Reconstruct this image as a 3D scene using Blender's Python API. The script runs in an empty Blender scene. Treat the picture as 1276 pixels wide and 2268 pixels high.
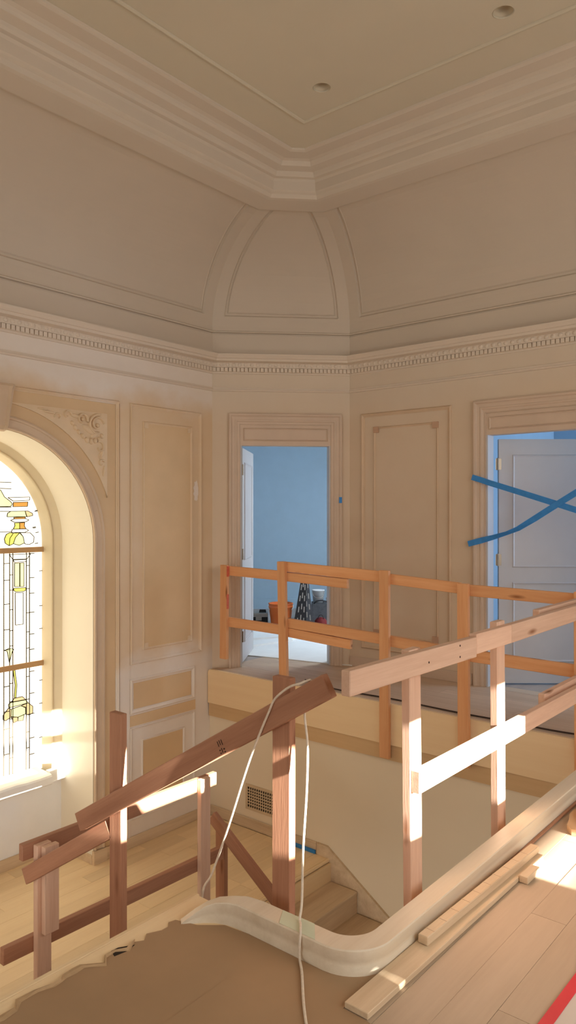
import bpy, bmesh, math, random
from mathutils import Vector, Matrix
from mathutils.geometry import tessellate_polygon
random.seed(7)
SC = bpy.context.scene
COL = SC.collection
PI = math.pi

# ------------------------------------------------------------------ camera, world, sun, lamps, exposure
TH = math.radians(39.6)
EYE = 1.55
cam_data = bpy.data.cameras.new('camera')
cam = bpy.data.objects.new('camera', cam_data)
COL.objects.link(cam)
cam_data.sensor_fit = 'HORIZONTAL'
cam_data.sensor_width = 36.0
cam_data.lens = 36.0 * 1640.0 / 1276.0
cam_data.clip_start = 0.05
cam.location = (0, 0, EYE)
cam.rotation_euler = (PI / 2, 0, TH - PI / 2)
SC.camera = cam

world = bpy.data.worlds.new('world')
SC.world = world
world.use_nodes = True
world.node_tree.nodes['Background'].inputs[0].default_value = (0.75, 0.85, 1.0, 1)
world.node_tree.nodes['Background'].inputs[1].default_value = 0.5


def lamp(name, kind, loc, direction, energy, color, size=1.0, size_y=None, angle=None):
    d = bpy.data.lights.new(name, kind)
    o = bpy.data.objects.new(name, d)
    COL.objects.link(o)
    o.location = loc
    o.rotation_euler = Vector(direction).to_track_quat('-Z', 'Y').to_euler()
    d.energy = energy
    d.color = color
    if kind == 'AREA':
        d.shape = 'RECTANGLE'
        d.size = size
        d.size_y = size_y or size
    if angle is not None:
        d.angle = angle
    return o


SUN_DIR = (0.042, 1.0, -0.22)
lamp('sun', 'SUN', (1, -6, 4), SUN_DIR, 85.0, (1.0, 0.97, 0.88), angle=math.radians(0.6))
# unseen fill lamp added behind the camera, for daylight assumed to come from there
lamp('back_fill', 'AREA', (2.6, -2.05, 1.9), (0.0, 1, -0.16), 122.0, (0.93, 0.935, 0.89), 5.0, 2.6)
# unseen fill lamp added under the upper floor to brighten the stairwell
lamp('stairwell_fill', 'AREA', (-3.2, 1.5, -1.45), (1, 0.28, 0.12), 170.0, (0.97, 0.94, 0.86), 3.6, 2.0)
# unseen fill lamp added left of the camera to even out the light
lamp('left_fill', 'AREA', (-3.3, 1.8, 1.5), (1, 0.10, -0.05), 72.0, (0.94, 0.94, 0.88), 4.2, 2.2)
# unseen lamps for assumed cool daylight in the two rooms beyond the doors
lamp('assumed_corner_room_daylight', 'AREA', (8.6, 4.3, 1.45), (-0.55, 1.0, -0.50), 180.0, (0.80, 0.90, 1.0), 1.6, 1.8)
lamp('assumed_side_room_daylight', 'AREA', (8.3, -0.1, 1.7), (-0.15, 1.0, 0.0), 90.0, (0.55, 0.74, 1.0), 1.4, 1.8)

SC.view_settings.view_transform = 'Standard'
SC.view_settings.look = 'None'
SC.view_settings.gamma = 1.0
SC.view_settings.use_curve_mapping = False
SC.view_settings.exposure = 0.0
SC.cycles.max_bounces = 10
SC.cycles.diffuse_bounces = 6
SC.cycles.sample_clamp_indirect = 6.0
SC.cycles.caustics_reflective = False
SC.cycles.caustics_refractive = False


# ------------------------------------------------------------------ materials
def new_mat(name):
    m = bpy.data.materials.new(name)
    m.use_nodes = True
    nt = m.node_tree
    b = nt.nodes['Principled BSDF']
    return m, nt, b


def srgb(r, g, b):
    f = lambda c: (c / 255 / 12.92) if c / 255 <= 0.04045 else ((c / 255 + 0.055) / 1.055) ** 2.4
    return (f(r), f(g), f(b), 1)


def ramp(nt, fac, stops):
    r = nt.nodes.new('ShaderNodeValToRGB')
    e = r.color_ramp.elements
    while len(e) < len(stops):
        e.new(0.5)
    for k, (p, c) in enumerate(stops):
        e[k].position = p
        e[k].color = c
    nt.links.new(fac, r.inputs[0])
    return r.outputs[0]


def noise(nt, vec, scale, detail=4, rough=0.55):
    n = nt.nodes.new('ShaderNodeTexNoise')
    n.inputs['Scale'].default_value = scale
    n.inputs['Detail'].default_value = detail
    n.inputs['Roughness'].default_value = rough
    if vec is not None:
        nt.links.new(vec, n.inputs['Vector'])
    return n.outputs['Fac']


def coords(nt, kind='Object', scale=(1, 1, 1)):
    t = nt.nodes.new('ShaderNodeTexCoord')
    mp = nt.nodes.new('ShaderNodeMapping')
    mp.inputs['Scale'].default_value = scale
    nt.links.new(t.outputs[kind], mp.inputs['Vector'])
    return mp.outputs[0]


def mixc(nt, fac, a, b, mode='MIX'):
    m = nt.nodes.new('ShaderNodeMix')
    m.data_type = 'RGBA'
    m.blend_type = mode
    for sock, v in ((m.inputs[0], fac), (m.inputs[6], a), (m.inputs[7], b)):
        if hasattr(v, 'is_linked'):
            nt.links.new(v, sock)
        else:
            sock.default_value = v
    return m.outputs[2]


def bump(nt, bsdf, height, strength, dist=0.01):
    b = nt.nodes.new('ShaderNodeBump')
    b.inputs['Strength'].default_value = strength
    b.inputs['Distance'].default_value = dist
    nt.links.new(height, b.inputs['Height'])
    nt.links.new(b.outputs[0], bsdf.inputs['Normal'])


def plain(name, c, rough=0.6, metal=0.0, var=0.06, scale=6.0, spec=0.35):
    m, nt, b = new_mat(name)
    v = coords(nt)
    n = noise(nt, v, scale)
    lo = tuple(max(0, x * (1 - var)) for x in c[:3]) + (1,)
    hi = tuple(min(1, x * (1 + var)) for x in c[:3]) + (1,)
    nt.links.new(ramp(nt, n, [(0.3, lo), (0.7, hi)]), b.inputs['Base Color'])
    b.inputs['Roughness'].default_value = rough
    b.inputs['Metallic'].default_value = metal
    b.inputs['Specular IOR Level'].default_value = spec
    return m


def wood(name, dark, light, knot=None, rough=0.6, along=(0.8, 14, 14), vary=0.14, spec=0.3, knot_scale=(2.2, 9, 9)):
    """grain runs along the object's local X"""
    m, nt, b = new_mat(name)
    info = nt.nodes.new('ShaderNodeObjectInfo')
    v = coords(nt, 'Object', along)
    add = nt.nodes.new('ShaderNodeVectorMath')
    add.operation = 'MULTIPLY_ADD'
    add.inputs[1].default_value = (1, 1, 1)
    comb = nt.nodes.new('ShaderNodeCombineXYZ')
    mul = nt.nodes.new('ShaderNodeMath')
    mul.operation = 'MULTIPLY'
    mul.inputs[1].default_value = 57.0
    nt.links.new(info.outputs['Random'], mul.inputs[0])
    for k in range(3):
        nt.links.new(mul.outputs[0], comb.inputs[k])
    nt.links.new(v, add.inputs[0])
    nt.links.new(comb.outputs[0], add.inputs[2])
    n = noise(nt, add.outputs[0], 1.6, 6, 0.6)
    fine = noise(nt, add.outputs[0], 9.0, 3, 0.6)
    c = ramp(nt, n, [(0.28, dark), (0.72, light)])
    c = mixc(nt, 0.18, c, ramp(nt, fine, [(0.35, dark), (0.65, light)]))
    hsv = nt.nodes.new('ShaderNodeHueSaturation')
    mr = nt.nodes.new('ShaderNodeMapRange')
    mr.inputs['To Min'].default_value = 1 - vary
    mr.inputs['To Max'].default_value = 1 + vary
    nt.links.new(info.outputs['Random'], mr.inputs['Value'])
    nt.links.new(mr.outputs[0], hsv.inputs['Value'])
    nt.links.new(c, hsv.inputs['Color'])
    c = hsv.outputs[0]
    if knot:
        vk = coords(nt, 'Object', knot_scale)
        a2 = nt.nodes.new('ShaderNodeVectorMath')
        a2.operation = 'ADD'
        nt.links.new(vk, a2.inputs[0])
        nt.links.new(comb.outputs[0], a2.inputs[1])
        vo = nt.nodes.new('ShaderNodeTexVoronoi')
        vo.inputs['Scale'].default_value = 1.0
        nt.links.new(a2.outputs[0], vo.inputs['Vector'])
        f = ramp(nt, vo.outputs['Distance'], [(0.05, (1, 1, 1, 1)), (0.17, (0, 0, 0, 1))])
        c = mixc(nt, f, c, knot)
    nt.links.new(c, b.inputs['Base Color'])
    b.inputs['Roughness'].default_value = rough
    b.inputs['Specular IOR Level'].default_value = spec
    bump(nt, b, fine, 0.12, 0.002)
    return m


def wall_paint(name, base, prim, mode):
    """plaster wall: bare tan board with whiter primer patches (a coat with a shape of its own)"""
    m, nt, b = new_mat(name)
    v = coords(nt)
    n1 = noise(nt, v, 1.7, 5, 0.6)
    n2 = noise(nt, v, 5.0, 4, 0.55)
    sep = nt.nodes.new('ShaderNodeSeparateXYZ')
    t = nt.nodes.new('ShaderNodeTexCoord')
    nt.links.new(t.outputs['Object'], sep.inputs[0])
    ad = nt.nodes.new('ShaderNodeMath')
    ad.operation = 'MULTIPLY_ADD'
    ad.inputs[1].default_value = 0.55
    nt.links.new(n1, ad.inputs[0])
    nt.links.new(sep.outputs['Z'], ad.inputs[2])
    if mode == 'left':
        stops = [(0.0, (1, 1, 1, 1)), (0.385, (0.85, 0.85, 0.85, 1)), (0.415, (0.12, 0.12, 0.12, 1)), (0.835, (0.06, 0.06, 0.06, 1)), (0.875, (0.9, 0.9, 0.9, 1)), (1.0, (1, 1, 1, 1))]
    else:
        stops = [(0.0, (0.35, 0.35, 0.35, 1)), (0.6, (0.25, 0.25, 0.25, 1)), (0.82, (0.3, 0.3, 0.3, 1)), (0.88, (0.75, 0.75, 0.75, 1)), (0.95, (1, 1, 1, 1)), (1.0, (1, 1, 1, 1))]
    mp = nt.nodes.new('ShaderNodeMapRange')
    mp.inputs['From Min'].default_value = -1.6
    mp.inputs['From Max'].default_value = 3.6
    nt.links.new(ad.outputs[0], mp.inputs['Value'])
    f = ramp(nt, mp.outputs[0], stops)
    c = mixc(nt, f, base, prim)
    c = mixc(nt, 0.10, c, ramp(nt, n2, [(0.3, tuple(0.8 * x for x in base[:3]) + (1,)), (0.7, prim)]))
    nt.links.new(c, b.inputs['Base Color'])
    b.inputs['Roughness'].default_value = 0.75
    b.inputs['Specular IOR Level'].default_value = 0.2
    bump(nt, b, noise(nt, v, 60, 3), 0.05, 0.003)
    return m


def emit(name, c, s):
    m = bpy.data.materials.new(name)
    m.use_nodes = True
    nt = m.node_tree
    nt.nodes.clear()
    o = nt.nodes.new('ShaderNodeOutputMaterial')
    e = nt.nodes.new('ShaderNodeEmission')
    tc = nt.nodes.new('ShaderNodeTexCoord')
    n = noise(nt, tc.outputs['Object'], 7.0, 3)
    lo = tuple(x * 0.85 for x in c[:3]) + (1,)
    nt.links.new(ramp(nt, n, [(0.3, lo), (0.7, c)]), e.inputs[0])
    e.inputs[1].default_value = s
    nt.links.new(e.outputs[0], o.inputs[0])
    return m


PLASTER = srgb(200, 190, 170)
TAN = srgb(216, 187, 150)
M = {}
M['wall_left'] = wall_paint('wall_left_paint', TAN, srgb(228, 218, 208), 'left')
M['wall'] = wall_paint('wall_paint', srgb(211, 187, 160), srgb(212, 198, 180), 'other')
M['mdf'] = plain('bare_tan_board', srgb(212, 181, 142), 0.7, var=0.05, scale=2.5, spec=0.2)
M['spandrel'] = plain('cast_plaster', srgb(218, 192, 158), 0.7, var=0.05, scale=8)
M['mould'] = plain('moulding_paint', srgb(206, 180, 152), 0.65, var=0.05, scale=5)
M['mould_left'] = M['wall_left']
M['corner_block'] = plain('bare_corner_block', srgb(192, 156, 130), 0.7)
M['casing'] = plain('casing_paint', srgb(204, 182, 162), 0.55, var=0.06, scale=3)
M['plaster'] = plain('ceiling_plaster', PLASTER, 0.85, var=0.03, scale=1.2, spec=0.15)
M['cove'] = plain('cove_plaster', srgb(203, 190, 174), 0.85, var=0.03, scale=1.0, spec=0.15)
M['cornice'] = plain('cornice_primer', srgb(216, 202, 186), 0.8, var=0.03, scale=1.0, spec=0.15)
M['jamb'] = plain('niche_cream', srgb(236, 226, 206), 0.6, var=0.02, scale=2)
M['window_frame'] = plain('window_frame_cream', srgb(216, 200, 168), 0.5, var=0.03)
M['stool'] = plain('stool_white', srgb(240, 240, 240), 0.4, var=0.02)
M['stair_wall'] = plain('stair_wall_skim', srgb(232, 216, 190), 0.8, var=0.03, scale=1.0, spec=0.15)
M['fascia'] = wood('fascia_veneer', srgb(238, 206, 162), srgb(244, 216, 174), None, 0.55, (0.25, 0.3, 7), 0.03)
M['fascia_low'] = wood('fascia_board', srgb(204, 168, 124), srgb(216, 182, 138), None, 0.6, (0.25, 0.3, 7), 0.03)
M['lumber'] = wood('fir_lumber', srgb(204, 164, 140), srgb(226, 192, 168), srgb(140, 92, 62), 0.65, (0.9, 16, 16), 0.10)
M['lumber_orange'] = wood('fir_lumber_orange', srgb(216, 152, 102), srgb(232, 176, 128), srgb(150, 92, 52), 0.62, (0.9, 16, 16), 0.07)
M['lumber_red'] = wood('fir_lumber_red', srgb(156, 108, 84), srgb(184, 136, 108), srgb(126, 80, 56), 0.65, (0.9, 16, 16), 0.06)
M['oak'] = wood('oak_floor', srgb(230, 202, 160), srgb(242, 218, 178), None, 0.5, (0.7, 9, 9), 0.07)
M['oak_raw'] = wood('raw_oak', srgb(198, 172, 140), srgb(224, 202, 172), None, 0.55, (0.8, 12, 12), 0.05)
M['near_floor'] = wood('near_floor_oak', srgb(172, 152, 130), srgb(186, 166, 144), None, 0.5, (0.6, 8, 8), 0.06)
M['paper'] = plain('brown_floor_paper', srgb(168, 138, 106), 0.7, var=0.09, scale=2.0)
M['hardboard'] = plain('tan_floor_board', srgb(190, 158, 122), 0.7, var=0.07, scale=3.0)
M['torn'] = plain('torn_paper_edge', srgb(184, 154, 118), 0.8, var=0.12, scale=14)
M['curb'] = wood('curb_maple', srgb(214, 198, 174), srgb(230, 218, 198), None, 0.42, (0.5, 10, 10), 0.0, 0.4)
M['walk'] = wood('walkway_board', srgb(194, 168, 142), srgb(212, 188, 164), None, 0.55, (0.6, 8, 8), 0.07)
M['grey_floor'] = wood('grey_oak_floor', srgb(168, 156, 148), srgb(190, 178, 168), None, 0.5, (0.6, 8, 8), 0.06)
M['blue_tape'] = plain('blue_masking_tape', srgb(58, 136, 208), 0.6, var=0.08, scale=20)
M['pale_tape'] = plain('pale_green_tape', srgb(200, 208, 184), 0.6, var=0.04)
M['red_tape'] = plain('red_tape', srgb(214, 56, 66), 0.5)
M['red_mark'] = plain('red_spray_mark', srgb(206, 104, 78), 0.7, var=0.15, scale=40)
M['filler'] = plain('white_filler', srgb(228, 214, 202), 0.8, var=0.04)
M['side_hall'] = plain('dimmed_side_wall', srgb(140, 114, 92), 0.7)  # unseen wall, colour darkened to cut its bounce onto the near lumber
M['white_sheet'] = plain('white_sheet', srgb(216, 204, 194), 0.7, var=0.04)
M['cord'] = plain('white_cord', srgb(222, 208, 190), 0.6, var=0.1, scale=80)
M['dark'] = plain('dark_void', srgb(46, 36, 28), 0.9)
M['dark_cord'] = plain('dark_cable', srgb(62, 44, 34), 0.6)
M['metal'] = plain('hinge_metal', srgb(150, 138, 124), 0.35, 0.8)
M['vent'] = plain('vent_paint', srgb(206, 182, 150), 0.5)
M['door'] = plain('door_primer', srgb(190, 188, 190), 0.5, var=0.02)
M['room'] = plain('room_wall', srgb(164, 186, 202), 0.8, var=0.02)
M['orange'] = plain('bucket_orange', srgb(252, 128, 62), 0.4)
M['black'] = plain('black_plastic', srgb(40, 38, 40), 0.5)
M['slot'] = plain('slot_grey', srgb(178, 170, 160), 0.6)
M['bucket_white'] = plain('bucket_white', srgb(228, 230, 230), 0.4)
M['grey_bag'] = plain('bag_grey', srgb(84, 84, 88), 0.8, var=0.2, scale=20)
M['red_bag'] = plain('bag_red', srgb(120, 34, 34), 0.7)
M['canvas'] = plain('white_canvas', srgb(246, 246, 244), 0.85, var=0.03, scale=5)
M['grey_edge'] = plain('board_edge_grey', srgb(120, 118, 118), 0.8)
M['ink'] = plain('stamp_ink', srgb(58, 36, 28), 0.8)
M['can'] = plain('can_inside', srgb(205, 190, 165), 0.7)
M['came'] = plain('lead_came', srgb(46, 38, 26), 0.6)
M['bar'] = plain('saddle_bar', srgb(186, 148, 106), 0.6)
M['g_white'] = emit('glass_clear', (1.0, 0.84, 0.60, 1), 2.8)
M['g_white2'] = emit('glass_pearl', (1.0, 0.88, 0.66, 1), 2.1)
M['g_yellow'] = emit('glass_yellow', (1.0, 0.90, 0.16, 1), 1.45)
M['g_pale'] = emit('glass_pale_yellow', (1.0, 0.95, 0.42, 1), 1.6)
M['g_orange'] = emit('glass_orange', (1.0, 0.44, 0.09, 1), 1.15)
M['g_peach'] = emit('glass_peach', (1.0, 0.72, 0.34, 1), 1.3)


# ------------------------------------------------------------------ mesh helpers
def link(name, verts, faces, mat, parent=None, smooth=False, mats=None, fmat=None):
    me = bpy.data.meshes.new(name)
    me.from_pydata([tuple(v) for v in verts], [], faces)
    bm = bmesh.new()
    bm.from_mesh(me)
    bmesh.ops.recalc_face_normals(bm, faces=bm.faces)
    bm.to_mesh(me)
    bm.free()
    for mm in (mats or [mat]):
        me.materials.append(mm)
    if fmat:
        for p, k in zip(me.polygons, fmat):
            p.material_index = k
    if smooth:
        for p in me.polygons:
            p.use_smooth = True
    o = bpy.data.objects.new(name, me)
    COL.objects.link(o)
    if parent:
        o.parent = parent
        o.matrix_parent_inverse = parent.matrix_world.inverted() if parent.type != 'EMPTY' or True else Matrix()
    return o


def empty(name, loc=(0, 0, 0)):
    o = bpy.data.objects.new(name, None)
    o.location = loc
    o.empty_display_size = 0.1
    COL.objects.link(o)
    bpy.context.view_layer.update()
    return o


def tag(o, label, cat, group=None):
    o['label'] = label
    o['category'] = cat
    if group:
        o['group'] = group
    return o


def struct(o):
    o['kind'] = 'structure'
    return o


def stuff(o):
    o['kind'] = 'stuff'
    return o


def thing(name, loc, label, cat, group=None):
    return tag(empty(name, loc), label, cat, group)


def sub(o, parent):
    o.parent = parent
    o.matrix_parent_inverse = parent.matrix_world.inverted()
    return o


class MB:
    def __init__(self):
        self.v = []
        self.f = []
        self.m = []

    def add(self, vs, fs, k=0):
        n = len(self.v)
        self.v += [Vector(x) for x in vs]
        self.f += [tuple(i + n for i in f) for f in fs]
        self.m += [k] * len(fs)

    def box(self, lo, hi, k=0):
        x0, y0, z0 = lo
        x1, y1, z1 = hi
        self.add([(x0, y0, z0), (x1, y0, z0), (x1, y1, z0), (x0, y1, z0), (x0, y0, z1), (x1, y0, z1), (x1, y1, z1), (x0, y1, z1)],
                 [(3, 2, 1, 0), (4, 5, 6, 7), (0, 1, 5, 4), (1, 2, 6, 5), (2, 3, 7, 6), (3, 0, 4, 7)], k)

    def quad(self, a, b, c, d, k=0):
        self.add([a, b, c, d], [(0, 1, 2, 3)], k)

    def grid(self, rows, k=0, closed=False):
        nr, nc = len(rows), len(rows[0])
        vs = [p for r in rows for p in r]
        fs = []
        for i in range(nr - 1):
            for j in range(nc - (0 if closed else 1)):
                j2 = (j + 1) % nc
                fs.append((i * nc + j, i * nc + j2, (i + 1) * nc + j2, (i + 1) * nc + j))
        self.add(vs, fs, k)

    def lathe(self, prof, c, n=20, k=0):
        rows = [[(c[0] + r * math.cos(2 * PI * i / n), c[1] + r * math.sin(2 * PI * i / n), c[2] + z) for i in range(n)] for r, z in prof]
        self.grid(rows, k, True)

    def build(self, name, mat, parent=None, smooth=False, mats=None):
        return link(name, self.v, self.f, mat, parent, smooth, mats, self.m if mats else None)


def box_obj(name, lo, hi, mat, parent=None):
    b = MB()
    b.box(lo, hi)
    return b.build(name, mat, parent)


def board(name, p0, p1, wide_dir, wide, thick, mat, parent=None, bevel=0.003, chop=0.0):
    """sawn board from p0 to p1 (centre line); local X runs along its length"""
    p0, p1 = Vector(p0), Vector(p1)
    ax = (p1 - p0).normalized()
    w = Vector(wide_dir)
    w = (w - ax * w.dot(ax)).normalized()
    t = ax.cross(w)
    L = (p1 - p0).length
    bm = bmesh.new()
    bmesh.ops.create_cube(bm, size=1.0)
    for v in bm.verts:
        v.co = Vector((v.co.x * L, v.co.y * wide, v.co.z * thick))
    if bevel:
        bmesh.ops.bevel(bm, geom=list(bm.edges), offset=bevel, segments=1, affect='EDGES')
    me = bpy.data.meshes.new(name)
    bm.to_mesh(me)
    bm.free()
    me.materials.append(mat)
    o = bpy.data.objects.new(name, me)
    COL.objects.link(o)
    R = Matrix((ax, w, t)).transposed().to_4x4()
    o.matrix_world = Matrix.Translation((p0 + p1) / 2) @ R
    if parent:
        o.parent = parent
        o.matrix_parent_inverse = parent.matrix_world.inverted()
    return o


def tube(name, pts, r, mat, parent=None, n=8, smooth_steps=5):
    P = [Vector(p) for p in pts]
    Q = []
    for i in range(len(P) - 1):
        a, b, c, d = P[max(i - 1, 0)], P[i], P[i + 1], P[min(i + 2, len(P) - 1)]
        for k in range(smooth_steps):
            t = k / smooth_steps
            Q.append(0.5 * ((2 * b) + (c - a) * t + (2 * a - 5 * b + 4 * c - d) * t * t + (3 * b - a - 3 * c + d) * t ** 3))
    Q.append(P[-1])
    rows = []
    for i, q in enumerate(Q):
        tg = (Q[min(i + 1, len(Q) - 1)] - Q[max(i - 1, 0)]).normalized()
        ref = Vector((1, 0, 0)) if abs(tg.x) < 0.8 else Vector((0, 1, 0))
        u = tg.cross(ref).normalized()
        w = tg.cross(u)
        rows.append([q + (u * math.cos(2 * PI * k / n) + w * math.sin(2 * PI * k / n)) * r for k in range(n)])
    b = MB()
    b.grid(rows, 0, True)
    return b.build(name, mat, parent, True)


# ------------------------------------------------------------------ room geometry
YL, XR, XC = 5.28, 6.18, 5.20          # left wall plane, right wall plane, where the corner wall begins
CC = XC + YL
R2 = math.sqrt(2)
CLEN = (XR - XC) * R2
LAND, GROUND = -1.44, -3.60
XF = 5.165                             # stair wall under the walkway
CEIL = 4.45
XMIN, YMIN = -3.5, -2.2


def PLw(s, z, n=0.0):
    return Vector((s, YL - n, z))


def PRw(s, z, n=0.0):
    return Vector((XR - n, s, z))


def PCw(s, z, n=0.0):
    return Vector((XC + (s - n) / R2, YL + (-s - n) / R2, z))


def wall_mesh(name, P, outer, holes, thick, mat, parent=None):
    polys = [outer] + holes
    tri = tessellate_polygon([[Vector((a, b, 0)) for a, b in p] for p in polys])
    flat = [q for p in polys for q in p]
    N = len(flat)
    vs = [P(a, b, 0) for a, b in flat] + [P(a, b, -thick) for a, b in flat]
    fs = [tuple(t) for t in tri] + [tuple(i + N for i in reversed(t)) for t in tri]
    k = 0
    for p in polys:
        n = len(p)
        for i in range(n):
            a, b = k + i, k + (i + 1) % n
            fs.append((a, b, b + N, a + N))
        k += n
    return link(name, vs, fs, mat, parent)


def arch_pts(cx, r, zs, zb, n=28):
    pts = [(cx + r, zb)]
    pts += [(cx + r * math.cos(PI * i / n), zs + r * math.sin(PI * i / n)) for i in range(n + 1)]
    pts.append((cx - r, zb))
    return pts


NX, NR, NZ = 2.89, 0.90, 1.29          # niche arch centre, radius, springing height
GX, GR, GZ, GSILL = 2.87, 0.83, 1.255, -0.72

wl = struct(wall_mesh('wall_left', PLw,
                      [(XMIN, GROUND), (NX - NR, GROUND), (NX - NR, LAND)] + list(reversed(arch_pts(NX, NR, NZ, LAND)))[1:-1] +
                      [(NX + NR, LAND), (NX + NR, GROUND), (XC, GROUND), (XC, 3.32), (XMIN, 3.32)], [], 0.16, M['wall_left']))
wc = struct(wall_mesh('wall_corner', PCw,
                      [(0, GROUND), (CLEN, GROUND), (CLEN, 3.32), (0, 3.32)],
                      [[(0.275, 0.0), (1.175, 0.0), (1.175, 2.39), (0.275, 2.39)]], 0.15, M['wall']))
wr = struct(wall_mesh('wall_right', PRw,
                      [(YMIN, -0.3), (XR * 0 + CC - XR, -0.3), (CC - XR, 3.32), (YMIN, 3.32)],
                      [[(1.60, 0.0), (2.815, 0.0), (2.815, 2.41), (1.60, 2.41)]], 0.115, M['wall']))
# wall behind the camera with an assumed sun window, its outline and added slits shaped to the sun patches, and the far side wall
sun_holes = [[(1.95, 1.12), (2.70, 1.05), (2.75, 0.97), (3.45, 0.97), (3.45, 1.56), (1.95, 1.56)], [(2.95, 0.717), (3.46, 0.717), (3.46, 0.80), (2.95, 0.80)],
             [(1.934, 0.772), (1.948, 0.772), (1.948, 0.835), (1.934, 0.835)]]
struct(wall_mesh('wall_back', lambda s, z, n=0: Vector((s, YMIN + n, z)),
                 [(XMIN, GROUND), (10.5, GROUND), (10.5, 4.6), (XMIN, 4.6)], sun_holes, 0.2, M['wall']))
struct(wall_mesh('wall_side', lambda s, z, n=0: Vector((XMIN + n, s, z)),
                 [(YMIN, GROUND), (YL, GROUND), (YL, 4.6), (YMIN, 4.6)], [], 0.16, M['side_hall']))
ws = struct(box_obj('wall_stair', (XF, 1.2, GROUND), (XF + 0.12, YL, -0.30), M['stair_wall']))

# ---- floors
fl = struct(MB().build('floor', M['near_floor'])) if False else None
b = MB()
b.box((XMIN, YMIN, -0.30), (XF - 0.001, 1.375, -0.018))
b.box((XMIN, 1.375, -0.30), (2.075, 2.19, -0.018))
fl = struct(b.build('floor', M['near_floor']))
fw = struct(box_obj('floor_walkway', (XF, YMIN, -0.30), (XR + 0.2, YL + 0.0, -0.018), M['walk']))
fd = struct(box_obj('floor_landing', (XMIN, 3.80, -1.70), (XF - 0.001, 5.90, LAND - 0.018), M['oak']))
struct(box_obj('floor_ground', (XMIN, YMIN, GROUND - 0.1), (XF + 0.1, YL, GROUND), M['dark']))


def planks(parent, mat, a0, a1, b0, b1, z, along, pitch, lengths, name='floor_board', inside=None):
    """floor boards laid along X or Y, each a board of its own with a narrow joint"""
    bpos = b0
    while bpos < b1 - 0.01:
        w = min(pitch, b1 - bpos)
        a = a0 - random.random() * lengths[0]
        while a < a1:
            L = random.uniform(*lengths)
            s, e = max(a, a0), min(a + L, a1)
            if e - s > 0.05:
                dz = random.uniform(-0.0006, 0.0006)
                m = bpos + w / 2
                if along == 'X':
                    board(name, (s + 0.0008, m, z - 0.009 + dz), (e - 0.0008, m, z - 0.009 + dz), (0, 1, 0), w - 0.0012, 0.018, mat, parent, 0.0)
                else:
                    board(name, (m, s + 0.0008, z - 0.009 + dz), (m, e - 0.0008, z - 0.009 + dz), (1, 0, 0), w - 0.0022, 0.018, mat, parent, 0.0)
            a += L
        bpos += pitch


planks(fd, M['oak'], 0.9, XF - 0.02, 3.815, 5.745, LAND, 'X', 0.135, (1.0, 2.4))
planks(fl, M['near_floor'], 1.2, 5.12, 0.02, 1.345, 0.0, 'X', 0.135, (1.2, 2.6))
planks(fl, M['oak'], 0.3, 2.075, 1.345, 2.19, 0.0, 'X', 0.125, (1.7, 2.4))
planks(fw, M['walk'], 0.9, 5.25, XF + 0.003, XR - 0.002, 0.0, 'Y', 0.14, (1.2, 2.4))

# landing nosing, upper floor nosing
struct(board('trim_1', (2.24, 3.803, LAND - 0.012), (XF - 0.01, 3.803, LAND - 0.012), (0, 1, 0), 0.022, 0.026, M['oak'], None, 0.004))
struct(board('trim_2', (-1.0, 2.205, -0.02), (2.09, 2.205, -0.02), (0, 1, 0), 0.028, 0.04, M['oak'], None, 0.006))
struct(box_obj('trim_3', (2.20, 3.775, -1.72), (XF - 0.01, 3.79, LAND - 0.03), M['oak']))
# outer fascia of the near floor
struct(box_obj('trim_4', (2.36, 1.425, -0.34), (XF - 0.05, 1.486, -0.02), M['fascia']))

# ---- fascia of the walkway: deep upper board, thinner lower board, rounded top left corner
pts = [(-0.33), ]
b = MB()
ys0, ys1 = 1.30, 5.272
prof_t = [(ys0, 0.0), (ys1 - 0.03, 0.0), (ys1 - 0.01, -0.01), (ys1, -0.03), (ys1, -0.33), (ys0, -0.33)]
n = len(prof_t)
b.add([(5.13, y, z) for y, z in prof_t] + [(5.164, y, z) for y, z in prof_t],
      [tuple(range(n)), tuple(range(2 * n - 1, n - 1, -1))] + [(i, (i + 1) % n, n + (i + 1) % n, n + i) for i in range(n)])
fa = struct(b.build('trim_5', M['fascia']))
struct(box_obj('trim_6', (5.145, ys0, -0.46), (5.164, ys1, -0.3305), M['fascia_low']))

# ---- flight down along the stair wall
st = struct(empty('staircase', (4.4, 3.8, GROUND)))
for i in range(1, 12):
    z = LAND - 0.18 * i
    y1 = 3.795 - 0.278 * (i - 1)
    if z < GROUND + 0.05:
        break
    w = board('tread', (3.66, y1 - 0.139 - 0.012, z - 0.015), (XF - 0.03, y1 - 0.139 - 0.012, z - 0.015), (0, 1, 0), 0.30, 0.03, M['oak_raw'], st, 0.006)
    board('riser', (3.66, y1 - 0.009, z + 0.075), (XF - 0.03, y1 - 0.009, z + 0.075), (0, 0, 1), 0.149, 0.016, M['oak_raw'], st, 0.0)
b = MB()
sk = [(3.93, LAND - 0.03), (3.93, LAND + 0.10), (3.82, LAND + 0.10), (1.4, LAND + 0.10 - 2.42 * 0.6475), (1.4, LAND - 0.35 - 2.42 * 0.6475), (3.79, LAND - 0.35)]
n = len(sk)
b.add([(XF - 0.024, y, z) for y, z in sk] + [(XF - 0.001, y, z) for y, z in sk],
      [tuple(range(n)), tuple(range(2 * n - 1, n - 1, -1))] + [(i, (i + 1) % n, n + (i + 1) % n, n + i) for i in range(n)])
b.build('skirt_board', M['oak_raw'], st)
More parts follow.
